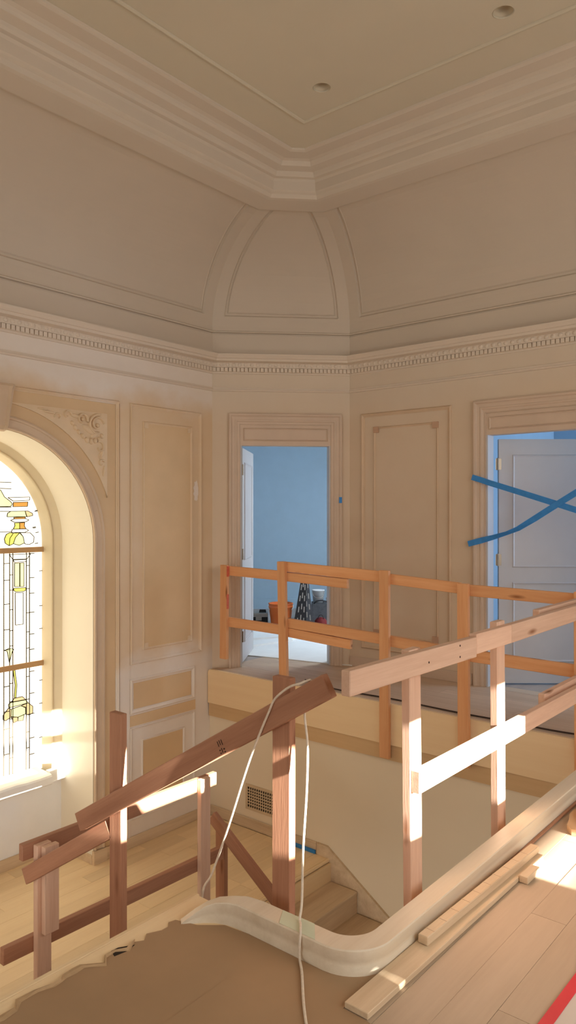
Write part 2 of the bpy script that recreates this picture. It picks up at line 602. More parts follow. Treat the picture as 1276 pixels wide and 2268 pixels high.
# steep temporary flight from the landing up to the near floor, under its edge
sb = struct(empty('staircase', (1.5, 2.9, LAND)))
for i in range(1, 7):
    z = -0.2057 * i
    y0 = 2.225 + 0.245 * (i - 1)
    board('tread', (0.92, y0 + 0.1225, z - 0.015), (2.12, y0 + 0.1225, z - 0.015), (0, 1, 0), 0.243, 0.03, M['oak_raw'], sb, 0.003)
    board('riser', (0.92, y0 + 0.009, z + 0.088), (2.12, y0 + 0.009, z + 0.088), (0, 0, 1), 0.17, 0.016, M['oak_raw'], sb, 0.0)
b = MB()
sk = [(1.55, -0.42), (2.20, -0.42), (3.74, LAND - 0.018), (2.95, LAND - 0.018), (1.55, -0.75)]
sk = [(1.55, -0.335), (2.15, -0.335), (3.70, LAND), (2.98, LAND), (1.55, -0.70)]
n = len(sk)
b.add([(2.13, y, z) for y, z in sk] + [(2.18, y, z) for y, z in sk],
      [tuple(range(n)), tuple(range(2 * n - 1, n - 1, -1))] + [(i, (i + 1) % n, n + (i + 1) % n, n + i) for i in range(n)])
b.build('stringer', M['oak_raw'], sb)

# ---- baseboards
struct(board('baseboard_left', (4.06, YL - 0.008, LAND + 0.05), (XF - 0.02, YL - 0.008, LAND + 0.05), (0, 0, 1), 0.10, 0.014, M['oak_raw'], None, 0.003))
struct(board('baseboard_stair', (XF - 0.008, 3.94, LAND + 0.05), (XF - 0.008, YL - 0.02, LAND + 0.05), (0, 0, 1), 0.10, 0.014, M['oak_raw'], None, 0.003))
struct(board('baseboard_right', (XR - 0.008, 2.96, 0.05), (XR - 0.008, CC - XR - 0.01, 0.05), (0, 0, 1), 0.10, 0.014, M['casing'], None, 0.003))

# ---- ceiling with two open can holes
CANS = [(4.046, 3.047), (4.107, 1.776)]
holes = [[(cx + 0.062 * math.cos(-2 * PI * i / 24), cy + 0.062 * math.sin(-2 * PI * i / 24)) for i in range(24)] for cx, cy in CANS]
struct(wall_mesh('ceiling', lambda s, t, n=0: Vector((s, t, CEIL - n)), [(XMIN, YMIN), (XR, YMIN), (XR, YL), (XMIN, YL)], holes, 0.012, M['plaster']))
struct(box_obj('ceiling_deck', (XMIN, YMIN, 4.62), (10.5, 10.5, 4.70), M['dark']))
for i, (cx, cy) in enumerate(CANS):
    t = thing('recessed_light', (cx, cy, CEIL + 0.0),
              ['open recessed light can in the ceiling, above the corner, lit inside evenly', 'open recessed light can in the ceiling near the upper right, dark crescent inside'][i], 'recessed light')
    b = MB()
    b.lathe([(0.0615, -0.001), (0.0615, 0.060), (0.030, 0.061), (0.0, 0.061)], (cx, cy, CEIL), 24)
    b.build('can_housing', M['can'], t, True)
    b = MB()
    b.lathe([(0.0612, 0.0), (0.060, -0.002), (0.057, 0.004), (0.0575, 0.012)], (cx, cy, CEIL), 24)
    b.build('trim_ring', M['plaster'], t, True)
    b = MB()
    b.lathe([(0.0, 0.050), (0.014, 0.051), (0.016, 0.061)], (cx, cy, CEIL), 12)
    b.build('lamp_socket', M['bucket_white'], t, True)


def room_path(d):
    """the line of wall at inset d: along the left wall, across the corner, along the right wall"""
    ln = (XR - XC) - (2 - R2) * d
    if ln > 0.02:
        B = (XC - (R2 - 1) * d, YL - d)
        Cc = (XR - d, CC - XR - (R2 - 1) * d)
    else:
        B = (XR - d - 0.004, YL - d)
        Cc = (XR - d, YL - d - 0.004)
    return [(XMIN + 0.02, YL - d), B, Cc, (XR - d, YMIN + 0.02)]


def sweep(name, prof, mat, parent=None, seg_smooth=False, closed=False):
    b = MB()
    rows = [[(x, y, z) for x, y in room_path(d)] for d, z in prof]
    if closed:
        rows.append(rows[0])
    b.grid(rows)
    return b.build(name, mat, parent)


# frieze moulding and the main cornice
struct(sweep('trim_7', [(0.0, 2.752), (0.014, 2.755), (0.024, 2.766), (0.016, 2.778), (0.012, 2.79), (0.0, 2.792)], M['cornice']))
co = struct(sweep('cornice', [(0.0, 2.925), (0.012, 2.93), (0.012, 2.942), (0.022, 2.944), (0.022, 2.984), (0.040, 2.986), (0.044, 2.992), (0.046, 3.03),
                              (0.066, 3.034), (0.10, 3.040), (0.10, 3.062), (0.112, 3.066), (0.124, 3.082), (0.136, 3.095), (0.136, 3.104), (0.03, 3.116), (0.003, 3.117)], M['cornice']))
struct(sweep('trim_10', [(0.003, 3.117), (0.003, 3.310), (0.004, 3.322), (-0.010, 3.326), (-0.010, 3.336), (0.014, 3.339), (0.018, 3.348), (0.010, 3.356), (0.0, 3.358)], M['cove']))
# dentils and the egg moulding over them: under 10 px each, real geometry in one mesh
b = MB()
e = MB()
segs = [((0.9, YL), (1, 0), XC - 0.9, (0, -1)), ((XC, YL), (1 / R2, -1 / R2), CLEN, (-1 / R2, -1 / R2)), ((XR, CC - XR), (0, -1), CC - XR - 0.9, (-1, 0))]
for (ox, oy), (tx, ty), L, (nx, ny) in segs:
    k = int(L / 0.0395)
    for i in range(k):
        s = (i + 0.5) * L / k
        h = 0.0152
        q = []
        for zz in (2.946, 2.983):
            for ss, nn in ((s - h, 0.021), (s + h, 0.021), (s + h, 0.040), (s - h, 0.040)):
                q.append((ox + tx * ss + nx * nn, oy + ty * ss + ny * nn, zz))
        b.add(q, [(3, 2, 1, 0), (4, 5, 6, 7), (0, 1, 5, 4), (1, 2, 6, 5), (2, 3, 7, 6), (3, 0, 4, 7)])
    k = int(L / 0.058)
    for i in range(k):
        s = (i + 0.5) * L / k
        rows = []
        for a in range(5):
            ph = PI * a / 4
            ring = []
            for c in range(5):
                th = PI * c / 4
                ss = s + 0.021 * math.sin(ph) * math.cos(th)
                nn = 0.046 + 0.008 * math.sin(ph) * math.sin(th)
                ring.append((ox + tx * ss + nx * nn, oy + ty * ss + ny * nn, 3.011 + 0.018 * math.cos(ph)))
            rows.append(ring)
        e.grid(rows)
stuff(b.build('dentil_course', M['cornice'], co))
stuff(e.build('egg_moulding', M['cornice'], co, True))

# ---- cove with recessed panels
COVE_A, COVE_B, COVE_Z = 1.16, 0.80, 3.40


def cove_pt(t):
    if t < 0:
        return 0.0, COVE_Z + t, (1.0, 0.0)
    d = COVE_A * (1 - math.cos(t))
    z = COVE_Z + COVE_B * math.sin(t)
    nx, nz = COVE_B * math.cos(t), -COVE_A * math.sin(t)
    l = math.hypot(nx, nz)
    return d, z, (nx / l, nz / l)


def panel_depth(m):
    """m = signed distance inside the panel edge"""
    if m <= 0:
        return 0.0
    if m < 0.012:
        return 0.016 * m / 0.012
    if m < 0.022:
        return -0.016 + 0.030 * 0 + 0.016 + 0.002
    return 0.017


EDGE = [-0.001, 0.008, 0.012, 0.026, 0.034, 0.042]
DEP = [0.0, 0.016, 0.020, 0.016, 0.006, 0.010]
t_lo, t_hi = 0.125, math.radians(86)
ts = [-0.05, 0.0, t_lo - 0.05] + [t_lo + e_ / 0.8 for e_ in EDGE] + [0.30 + 0.06 * i for i in range(18) if 0.30 + 0.06 * i < t_hi - 0.1] + \
     [t_hi - e_ / 1.1 for e_ in reversed(EDGE)] + [t_hi + 0.06, PI / 2]


def dep(m):
    if m <= EDGE[0]:
        return 0.0
    for i in range(len(EDGE) - 1):
        if m <= EDGE[i + 1]:
            f = (m - EDGE[i]) / (EDGE[i + 1] - EDGE[i])
            return DEP[i] + f * (DEP[i + 1] - DEP[i])
    return DEP[-1]


def tdist(t):
    return (t - t_lo) * 0.8


def cove_segment(name, cols, place, side):
    """cols(d) -> list of (position along, distance inside the panel edge)"""
    b = MB()
    rows = []
    for t in ts:
        d, z, (nx, nz) = cove_pt(t)
        row = []
        for s, m in cols(d):
            h = dep(min(m, tdist(t)))
            row.append(place(s, d - nx * h, z - nz * h, d))
        rows.append(row)
    b.grid(rows)
    return struct(b.build(name, M['cove'], None, False))


BRD = 0.115


def cols_left(d):
    xe = XC - (R2 - 1) * d
    out = [(xe, -1.0), (xe - BRD * 0.5, -1.0)]
    out += [(xe - BRD - e_, e_) for e_ in EDGE]
    out += [(xe - BRD - 0.3 * k, 1.0) for k in range(1, 11)]
    out.append((XMIN + 0.02, 1.0))
    return out


def cols_right(d):
    ye = CC - XR - (R2 - 1) * d
    out = [(ye, -1.0), (ye - BRD * 0.5, -1.0)]
    out += [(ye - BRD - e_, e_) for e_ in EDGE]
    out += [(ye - BRD - 0.3 * k, 1.0) for k in range(1, 9)]
    out.append((YMIN + 0.02, 1.0))
    return out


def cols_corner(d):
    L = R2 * ((XR - XC) - (2 - R2) * d)
    a = min(BRD, L * 0.3)
    k = min(1.0, (L / 2 - a) / 0.06)
    out = [(0, -1.0), (a * 0.5, -1.0)] + [(a + e_ * k, e_) for e_ in EDGE]
    out += [(L / 2, 1.0)] + [(L - a - e_ * k, e_) for e_ in reversed(EDGE)] + [(L - a * 0.5, -1.0), (L, -1.0)]
    return out


def place_corner(s, d, z, d0):
    x0, y0 = XC - (R2 - 1) * d0, YL - d0
    off = (d - d0)
    return (x0 + s / R2 - off / R2, y0 - s / R2 - off / R2, z)


cove_segment('cove_left', cols_left, lambda s, d, z, d0: (s, YL - d, z), 0)
cove_segment('cove_right', cols_right, lambda s, d, z, d0: (XR - d, s, z), 1)
cove_segment('cove_corner', cols_corner, place_corner, 2)
# stepped ring moulding at the ceiling and the flat beads further in
struct(sweep('trim_8', [(0.985, 4.205), (0.985, 4.180), (0.992, 4.171), (1.005, 4.170), (1.17, 4.186), (1.20, 4.192), (1.212, 4.222), (1.232, 4.232), (1.245, 4.242), (1.25, 4.312), (1.262, 4.33), (1.29, 4.336), (1.302, 4.352),
                        (1.31, 4.372), (1.38, 4.384), (1.392, 4.40), (1.40, 4.416), (1.43, 4.424), (1.525, 4.428), (1.545, 4.436), (1.55, 4.4495)], M['cove']))
struct(sweep('trim_9', [(1.845, 4.4495), (1.848, 4.441), (1.862, 4.436), (1.874, 4.441), (1.877, 4.4495)], M['plaster']))


# ------------------------------------------------------------------ wall mouldings
def frame_mould(name, P, s0, s1, z0, z1, w, h, mat, parent, open_bottom=False):
    """mitred picture-frame moulding, w wide, h proud; outer edge given"""
    prof = [(0.0, 0.0), (0.12 * w, 0.55 * h), (0.35 * w, h), (0.55 * w, 0.75 * h), (0.75 * w, 0.35 * h), (w, 0.25 * h), (w, 0.0)]
    b = MB()
    rows = []
    for o, n_ in prof:
        if open_bottom:
            rows.append([P(s0 + o, z0, n_), P(s0 + o, z1 - o, n_), P(s1 - o, z1 - o, n_), P(s1 - o, z0, n_)])
        else:
            c = [P(s0 + o, z0 + o, n_), P(s0 + o, z1 - o, n_), P(s1 - o, z1 - o, n_), P(s1 - o, z0 + o, n_)]
            rows.append(c + [c[0]])
    b.grid(rows)
    return b.build(name, mat, parent)


def panel_board(name, P, s0, s1, z0, z1, n_, mat, parent):
    b = MB()
    q = []
    for nn in (0.0005, n_):
        q += [P(s0, z0, nn), P(s1, z0, nn), P(s1, z1, nn), P(s0, z1, nn)]
    b.add(q, [(3, 2, 1, 0), (4, 5, 6, 7), (0, 1, 5, 4), (1, 2, 6, 5), (2, 3, 7, 6), (3, 0, 4, 7)])
    return b.build(name, mat, parent)


# left wall: tall panel
frame_mould('panel_moulding', PLw, 4.172, 5.045, 0.185, 2.52, 0.034, 0.020, M['mould_left'], wl)
panel_board('panel_board', PLw, 4.335, 4.905, 0.318, 2.355, 0.003, M['mdf'], wl)
frame_mould('panel_moulding', PLw, 4.318, 4.922, 0.300, 2.373, 0.022, 0.014, M['mould_left'], wl)
for s, z in ((4.333, 2.310), (4.862, 2.310), (4.333, 0.318), (4.862, 0.318)):
    panel_board('corner_block', PLw, s, s + 0.045, z, z + 0.045, 0.012, M['mould_left'], wl)
pp = [(4.975 + (0.030 + 0.008 * math.sin(3 * k)) * math.cos(2 * PI * k / 20), 1.755 + (0.098 + 0.01 * math.sin(2 * k)) * math.sin(2 * PI * k / 20)) for k in range(20)]
link('filler_patch', [PLw(a, c, 0.0045) for a, c in pp] + [PLw(a, c, 0.001) for a, c in pp], [tuple(range(20))] + [(k, (k + 1) % 20, 20 + (k + 1) % 20, 20 + k) for k in range(20)], M['filler'], wl)
# left wall: frieze panel and dado panel
frame_mould('panel_moulding', PLw, 4.172, 4.955, -0.255, 0.060, 0.040, 0.018, M['mould_left'], wl)
panel_board('panel_board', PLw, 4.216, 4.912, -0.212, 0.018, 0.003, M['mdf'], wl)
panel_board('dado_band', PLw, 4.165, 4.965, -0.362, -0.268, 0.006, M['mdf'], wl)
frame_mould('panel_moulding', PLw, 4.172, 4.955, -1.20, -0.372, 0.026, 0.016, M['mould_left'], wl)
panel_board('panel_board', PLw, 4.320, 4.805, -1.08, -0.515, 0.003, M['mdf'], wl)
frame_mould('panel_moulding', PLw, 4.304, 4.822, -1.095, -0.498, 0.020, 0.014, M['mould_left'], wl)
# moulded frame round the window bay
frame_mould('bay_moulding', PLw, 2 * NX - 4.055, 4.055, LAND + 0.10, 2.525, 0.036, 0.024, M['mould_left'], wl, True)


def arch_sweep(name, prof, zb, mat, parent, cx=NX, R=NR, zs=NZ, n=40):
    """prof = (radial offset, Y)"""
    b = MB()
    rows = []
    for dr, y in prof:
        rows.append([(p[0], y, p[1]) for p in arch_pts(cx, R + dr, zs, zb, n)])
    b.grid(rows)
    return b.build(name, mat, parent)


arch_sweep('archivolt', [(0.0, YL + 0.02), (0.0, YL - 0.022), (0.006, YL - 0.028), (0.013, YL - 0.028), (0.018, YL - 0.016), (0.024, YL - 0.014), (0.075, YL - 0.018), (0.080, YL - 0.026),
                         (0.092, YL - 0.030), (0.104, YL - 0.022), (0.112, YL - 0.002), (0.112, YL + 0.001)], LAND + 0.12, M['mould'], wl)
# tan field between archivolt and bay frame
fld = [(4.016, LAND + 0.1), (4.016, 2.487), (2 * NX - 4.016, 2.487), (2 * NX - 4.016, LAND + 0.1)] + [(2 * NX - p[0], p[1]) for p in arch_pts(NX, NR + 0.111, NZ, LAND + 0.1, 40)]
tri = tessellate_polygon([[Vector((a, c, 0)) for a, c in fld]])
link('bay_field', [PLw(a, c, 0.002) for a, c in fld], [tuple(t) for t in tri], M['mdf'], wl)
# raised spandrels with cast ornament
for sg in (1, -1):
    xr = 3.922
    zt = 2.395
    ang0 = math.acos((xr - NX) / 1.10)
    ang1 = math.asin((zt - NZ) / 1.106)
    pts = [(xr, zt)]
    arc = []
    for i in range(21):
        a = ang0 + (ang1 - ang0) * i / 20
        arc.append((NX + 1.105 * math.cos(a), NZ + 1.105 * math.sin(a)))
    pl = [(xr, zt)] + [(xr, arc[0][1])] + arc + [(arc[-1][0], zt)]
    pl = [(NX + sg * (p[0] - NX), p[1]) for p in pl]
    tri = tessellate_polygon([[Vector((a, c, 0)) for a, c in pl]])
    N = len(pl)
    sp = link('spandrel_panel', [PLw(a, c, 0.014) for a, c in pl] + [PLw(a, c, 0.001) for a, c in pl],
              [tuple(t) for t in tri] + [(i, (i + 1) % N, N + (i + 1) % N, N + i) for i in range(N)], M['spandrel'], wl)
    b = MB()

    def blob(x, z, rx, rz, h, rot=0.0, base=0.012):
        rows = []
        for i in range(5):
            ph = PI / 2 * i / 4
            ring = []
            for j in range(12):
                a = 2 * PI * j / 12
                u, v = rx * math.cos(ph) * math.cos(a), rz * math.cos(ph) * math.sin(a)
                ring.append(PLw(NX + sg * (x + u * math.cos(rot) - v * math.sin(rot) - NX), z + u * math.sin(rot) + v * math.cos(rot), base + h * math.sin(ph)))
            rows.append(ring)
        b.grid(rows, 0, True)

    def scroll(x, z, r0, r1, a0, a1, th, h):
        rows = []
        for i in range(19):
            f = i / 18
            a = a0 + (a1 - a0) * f
            r = r0 + (r1 - r0) * f
            cx_, cz_ = x + r * math.cos(a), z + r * math.sin(a)
            ring = []
            for j in range(5):
                g = PI * j / 4
                rr = th * math.cos(g) * (1 - 0.4 * f)
                ring.append(PLw(NX + sg * (cx_ + rr * math.cos(a) - NX), cz_ + rr * math.sin(a), 0.012 + h * math.sin(g)))
            rows.append(ring)
        b.grid(rows)
    scroll(3.665, 2.325, 0.052, 0.030, -0.4, 4.6, 0.012, 0.030)
    scroll(3.815, 2.275, 0.105, 0.05, 1.3, 5.0, 0.014, 0.030)
    scroll(3.815, 2.290, 0.075, 0.02, 0.2, 5.5, 0.012, 0.026)
    scroll(3.52, 2.345, 0.045, 0.012, 0.0, 5.0, 0.010, 0.022)
    scroll(3.44, 2.325, 0.035, 0.010, 3.4, -1.6, 0.008, 0.018)
    scroll(3.84, 2.10, 0.055, 0.015, 2.0, -3.0, 0.010, 0.022)
    scroll(3.86, 1.965, 0.035, 0.010, 0.5, 5.0, 0.010, 0.022)
    scroll(3.875, 2.01, 0.06, 0.03, 1.4, 3.4, 0.008, 0.016)
    for x, z, r in ((3.60, 2.25, 0.020), (3.635, 2.215, 0.018), (3.675, 2.185, 0.020), (3.715, 2.155, 0.022), (3.755, 2.145, 0.022), (3.795, 2.155, 0.020), (3.835, 2.17, 0.018), (3.865, 2.20, 0.018), (3.57, 2.285, 0.016)):
        blob(x, z, r, r * 1.25, 0.024, 0.5)
    for x, z, rx, rz, rt in ((3.73, 2.245, 0.075, 0.028, -0.5), (3.60, 2.345, 0.055, 0.018, -0.2), (3.36, 2.352, 0.06, 0.012, -0.08), (3.79, 2.205, 0.05, 0.02, 0.6), (3.865, 2.055, 0.05, 0.016, 1.3), (3.885, 1.90, 0.05, 0.012, 1.45), (3.30, 2.372, 0.05, 0.008, -0.05)):
        blob(x, z, rx, rz, 0.020, rt)
    blob(3.665, 2.325, 0.018, 0.018, 0.03)
    blob(3.82, 2.285, 0.02, 0.02, 0.03)
    b.build('carved_ornament', M['spandrel'], sp, True)
# scrolled keystone
b = MB()
ks = [(2.530, 0.060, 0.150), (2.510, 0.075, 0.150), (2.490, 0.060, 0.146), (2.44, 0.056, 0.140), (2.38, 0.062, 0.128), (2.31, 0.075, 0.112), (2.25, 0.080, 0.100), (2.205, 0.074, 0.092), (2.175, 0.050, 0.088), (2.165, 0.0, 0.086)]
rows = []
for z, n_, hw in ks:
    rows.append([PLw(NX - hw, z, 0.001), PLw(NX - hw, z, n_ * 0.7), PLw(NX - hw * 0.82, z, n_), PLw(NX - hw * 0.70, z, n_ * 0.72), PLw(NX, z, n_ * 0.8), PLw(NX + hw * 0.70, z, n_ * 0.72), PLw(NX + hw * 0.82, z, n_),
                 PLw(NX + hw, z, n_ * 0.7), PLw(NX + hw, z, 0.001)])
b.grid(rows)
b.build('keystone', M['mould'], wl)
# unfinished plinth of raw oak at the foot of the jamb
box_obj('plinth_block', (3.776, YL - 0.032, LAND + 0.001), (3.91, YL - 0.001, LAND + 0.115), M['oak_raw'], wl)
box_obj('plinth_block', (3.772, YL - 0.001, LAND + 0.001), (3.789, YL + 0.24, LAND + 0.075), M['oak_raw'], wl)
box_obj('pilaster_strip', (4.058, YL - 0.010, LAND + 0.10), (4.168, YL - 0.0005, 2.50), M['mould_left'], wl)
box_obj('plinth_block', (3.915, YL - 0.020, LAND + 0.001), (4.04, YL - 0.001, LAND + 0.105), M['oak_raw'], wl)

# ------------------------------------------------------------------ window niche and stained glass window
NB = 5.75
win = struct(empty('window_1', (NX, NB, LAND)))
arch_sweep('niche_lining', [(-0.003, YL - 0.001), (-0.003, NB + 0.02)], LAND, M['jamb'], win)
back = [(NX + NR + 0.02, LAND), (NX + NR + 0.02, NZ + NR + 0.05), (NX - NR - 0.02, NZ + NR + 0.05), (NX - NR - 0.02, LAND)]
hole = [(p[0], p[1]) for p in arch_pts(NX, NR - 0.003, NZ, GSILL + 0.0, 40)]
wall_mesh('niche_back', lambda s, z, n_=0: Vector((s, NB - n_, z)), back, [hole], 0.02, M['stool'], win)
arch_sweep('window_frame', [(-0.001, NB - 0.022), (-0.005, NB - 0.012), (-0.058, NB + 0.046), (-0.060, NB + 0.038), (-0.070, NB + 0.038), (-0.075, NB + 0.050), (-0.094, NB + 0.170)], GSILL - 0.04, M['window_frame'], win)
stool = MB()
n = 14
prf = [(NB + 0.15, GSILL + 0.012), (NB - 0.07, GSILL + 0.004), (NB - 0.095, GSILL - 0.004), (NB - 0.105, GSILL - 0.018), (NB - 0.105, GSILL - 0.075), (NB - 0.095, GSILL - 0.085), (NB - 0.001, GSILL - 0.085)]
rows = [[(NX - 0.80 + 1.54 * i / n, y, z + (0.004 * math.sin(i * 1.9) if k < 4 else 0)) for i in range(n + 1)] for k, (y, z) in enumerate(prf)]
stool.grid(rows)
stool.add([r[0] for r in rows], [tuple(range(len(rows)))])
stool.add([r[-1] for r in rows], [tuple(range(len(rows)))])
stool.build('window_stool', M['stool'], win)
b = MB()
b.box((NX + 0.742, NB - 0.062, GSILL - 0.075), (NX + 0.896, NB - 0.002, GSILL + 0.018))
b.box((NX + 0.80, NB - 0.062, GSILL + 0.018), (NX + 0.896, NB - 0.002, GSILL + 0.055))
b.build('stool_return', M['stool'], win)
box_obj('niche_baseboard', (NX - NR + 0.005, NB - 0.016, LAND + 0.001), (NX + NR - 0.005, NB - 0.001, LAND + 0.10), M['oak_raw'], win)

GY = 5.915
box_obj('glass_backing', (NX - 0.95, GY + 0.03, GSILL - 0.1), (NX + 0.95, GY + 0.05, 2.25), M['came'], win)
came = MB()


def came_line(a, c, w=0.0030):
    w *= 2.0
    a, c = Vector((a[0], 0, a[1])), Vector((c[0], 0, c[1]))
    dr = (c - a)
    if dr.length < 1e-5:
        return
    dr.normalize()
    nrm = Vector((-dr.z, 0, dr.x)) * (w / 2)
    y0, y1 = GY - 0.006, GY + 0.002
    q = []
    for y in (y0, y1):
        for p in (a - nrm, c - nrm, c + nrm, a + nrm):
            q.append((p.x, y, p.z))
    came.add(q, [(0, 1, 2, 3), (7, 6, 5, 4), (0, 4, 5, 1), (1, 5, 6, 2), (2, 6, 7, 3), (3, 7, 4, 0)])


def pane(poly, mat, y=GY - 0.003, line=True):
    for sgn in (1, -1):
        pl = [(GX + sgn * (p[0] - GX), p[1]) for p in poly]
        N = len(pl)
        tri = tessellate_polygon([[Vector((a, c, 0)) for a, c in pl]])
        o = link('pane', [(a, y, c) for a, c in pl] + [(a, y + 0.002, c) for a, c in pl],
                 [tuple(t) for t in tri] + [tuple(i + N for i in reversed(t)) for t in tri] + [(i, (i + 1) % N, N + (i + 1) % N, N + i) for i in range(N)], mat, win)
        if line:
            for i in range(N):
                came_line(pl[i], pl[(i + 1) % N], 0.0026)


def pane_mid(x0, x1, z0, z1, mat):
    """plain rectangular clear pane, mirrored about the window's middle"""
    pane([(x0, z0), (x1, z0), (x1, z1), (x0, z1)], mat, GY, False)


cols1 = [2.872, 3.02, 3.17, 3.331, 3.385, 3.415, 3.543, 3.573, 3.621, 3.745]
for i in range(len(cols1) - 1):
    x0, x1 = cols1[i], cols1[i + 1]
    strip = (x1 - x0) < 0.06
    for za, zb in ((GSILL - 0.02, 0.20), (0.20, 1.215)):
        cuts = [za]
        while cuts[-1] < zb - (0.24 if strip else 0.30):
            cuts.append(cuts[-1] + random.uniform(0.13, 0.22) * (1.0 if strip else 1.5))
        cuts.append(zb)
        for a, c in zip(cuts[:-1], cuts[1:]):
            pane_mid(x0, x1, a, c, M['g_white'] if (i + len(cuts)) % 3 else M['g_white2'])
        for sgn in (1, -1):
            X = lambda x: GX + sgn * (x - GX)
            if 3.32 < x0 < 3.60:
                came_line((X(x0), za), (X(x0), zb), 0.0032)
            full = strip and 3.33 < x0 < 3.60
            for c in cuts[1:-1]:
                if full or x0 > 3.6:
                    xa = x0 if full else x1 - 0.075
                    came_line((X(xa), c), (X(x1 if full else xa + 0.03), c), 0.003)
for za, zb in ((1.215, 1.379), (1.379, 1.555), (1.555, 1.592), (1.592, 1.751), (1.751, 1.804), (1.804, 2.12)):
    for x0, x1 in ((2.872, 3.10), (3.10, 3.40), (3.40, 3.745)):
        pane_mid(x0, x1, za, zb, M['g_white2'] if int(za * 100) % 2 else M['g_white'])
    for sgn in (1, -1):
        X = lambda x: GX + sgn * (x - GX)
        came_line((X(2.872), zb), (X(3.40), zb), 0.0028)
        for k in range(2):
            xa, zz = random.uniform(3.60, 3.66), random.uniform(za, zb)
            came_line((X(xa), zz), (X(xa + 0.03), zz + 0.004), 0.003)
G = {'cap': [(3.369, 1.674), (3.575, 1.682), (3.572, 1.654), (3.416, 1.646)], 'band': [(3.419, 1.633), (3.557, 1.638), (3.553, 1.599), (3.416, 1.596)],
     'torus': [(3.361, 1.509), (3.365, 1.539), (3.394, 1.555), (3.53, 1.5585), (3.545, 1.509)], 'torus2': [(3.53, 1.5585), (3.557, 1.559), (3.602, 1.538), (3.604, 1.518), (3.549, 1.508)],
     'or2': [(3.423, 1.503), (3.53, 1.506), (3.534, 1.492), (3.427, 1.49)], 'dia': [(3.394, 1.477), (3.427, 1.49), (3.534, 1.492), (3.568, 1.48), (3.534, 1.463), (3.43, 1.461)],
     'neckL': [(3.43, 1.454), (3.478, 1.456), (3.478, 1.403), (3.419, 1.402), (3.434, 1.431)], 'neckR': [(3.478, 1.456), (3.527, 1.458), (3.523, 1.429), (3.538, 1.403), (3.478, 1.403)],
     'base': [(3.409, 1.401), (3.542, 1.402), (3.564, 1.388), (3.527, 1.371), (3.401, 1.374)], 'bulb1': [(3.336, 1.319), (3.354, 1.358), (3.387, 1.372), (3.419, 1.367), (3.387, 1.324), (3.38, 1.26), (3.344, 1.282)],
     'bulb2': [(3.419, 1.367), (3.478, 1.369), (3.438, 1.329), (3.419, 1.276), (3.38, 1.26), (3.387, 1.324)], 'bulb3': [(3.478, 1.369), (3.512, 1.334), (3.523, 1.279), (3.474, 1.26), (3.419, 1.276), (3.438, 1.329)],
     'bulb4': [(3.482, 1.37), (3.579, 1.367), (3.617, 1.331), (3.613, 1.283), (3.572, 1.264), (3.534, 1.269), (3.523, 1.279), (3.512, 1.334)],
     'leftorn': [(3.15, 1.74), (3.301, 1.738), (3.336, 1.679), (3.394, 1.639), (3.409, 1.619), (3.394, 1.598), (3.15, 1.593)], 'colcap': [(3.38, 1.183), (3.583, 1.181), (3.549, 1.138), (3.416, 1.14)],
     'colcap2': [(3.416, 1.135), (3.545, 1.134), (3.538, 1.115), (3.43, 1.114)], 'colp1': [(3.43, 1.107), (3.478, 1.106), (3.478, 0.901), (3.43, 0.904)], 'colp2': [(3.482, 1.105), (3.519, 1.105), (3.519, 0.898), (3.482, 0.9)],
     'capy': [(3.424, 0.89), (3.536, 0.887), (3.54, 0.867), (3.52, 0.857), (3.44, 0.859), (3.421, 0.873)], 'colp': [(3.436, 0.85), (3.512, 0.847), (3.512, 0.569), (3.439, 0.57)],
     'fl': [(3.335, 0.364), (3.382, 0.377), (3.424, 0.362), (3.409, 0.346), (3.382, 0.256), (3.362, 0.353)], 'stem': [(3.417, 0.182), (3.434, 0.181), (3.452, 0.05), (3.444, -0.058), (3.428, -0.062), (3.436, 0.05)],
     'l1': [(3.428, -0.062), (3.504, -0.062), (3.536, -0.094), (3.401, -0.09)], 'l2': [(3.393, -0.093), (3.536, -0.097), (3.56, -0.128), (3.378, -0.135), (3.374, -0.106)],
     'b1': [(3.324, -0.189), (3.374, -0.138), (3.401, -0.155), (3.397, -0.219), (3.347, -0.24), (3.324, -0.225)], 'b2': [(3.401, -0.151), (3.488, -0.14), (3.536, -0.16), (3.536, -0.219), (3.464, -0.233), (3.397, -0.215)],
     'b3': [(3.492, -0.14), (3.56, -0.128), (3.605, -0.167), (3.605, -0.226), (3.568, -0.237), (3.536, -0.223), (3.534, -0.167)], 'b4': [(3.401, -0.22), (3.46, -0.232), (3.46, -0.265), (3.421, -0.274)],
     'b5': [(3.464, -0.233), (3.52, -0.223), (3.512, -0.272), (3.464, -0.268)]}
GM = {'cap': 'g_white2', 'band': 'g_orange', 'torus': 'g_pale', 'torus2': 'g_peach', 'or2': 'g_orange', 'dia': 'g_white2', 'neckL': 'g_yellow', 'neckR': 'g_orange', 'base': 'g_white2', 'bulb1': 'g_yellow', 'bulb2': 'g_yellow',
      'bulb3': 'g_pale', 'bulb4': 'g_white2', 'leftorn': 'g_pale', 'colcap': 'g_white2', 'colcap2': 'g_white2', 'colp1': 'g_pale', 'colp2': 'g_pale', 'capy': 'g_yellow', 'colp': 'g_white2', 'fl': 'g_pale', 'stem': 'g_yellow',
      'l1': 'g_peach', 'l2': 'g_pale', 'b1': 'g_peach', 'b2': 'g_pale', 'b3': 'g_peach', 'b4': 'g_peach', 'b5': 'g_pale'}
for k, pl in G.items():
    pane(pl, M[GM[k]])
stuff(came.build('lead_came', M['came'], win))
for z in (1.218, 0.207):
    box_obj('saddle_bar', (NX - 0.88, GY - 0.024, z - 0.023), (NX + 0.88, GY - 0.007, z + 0.023), M['bar'], win)


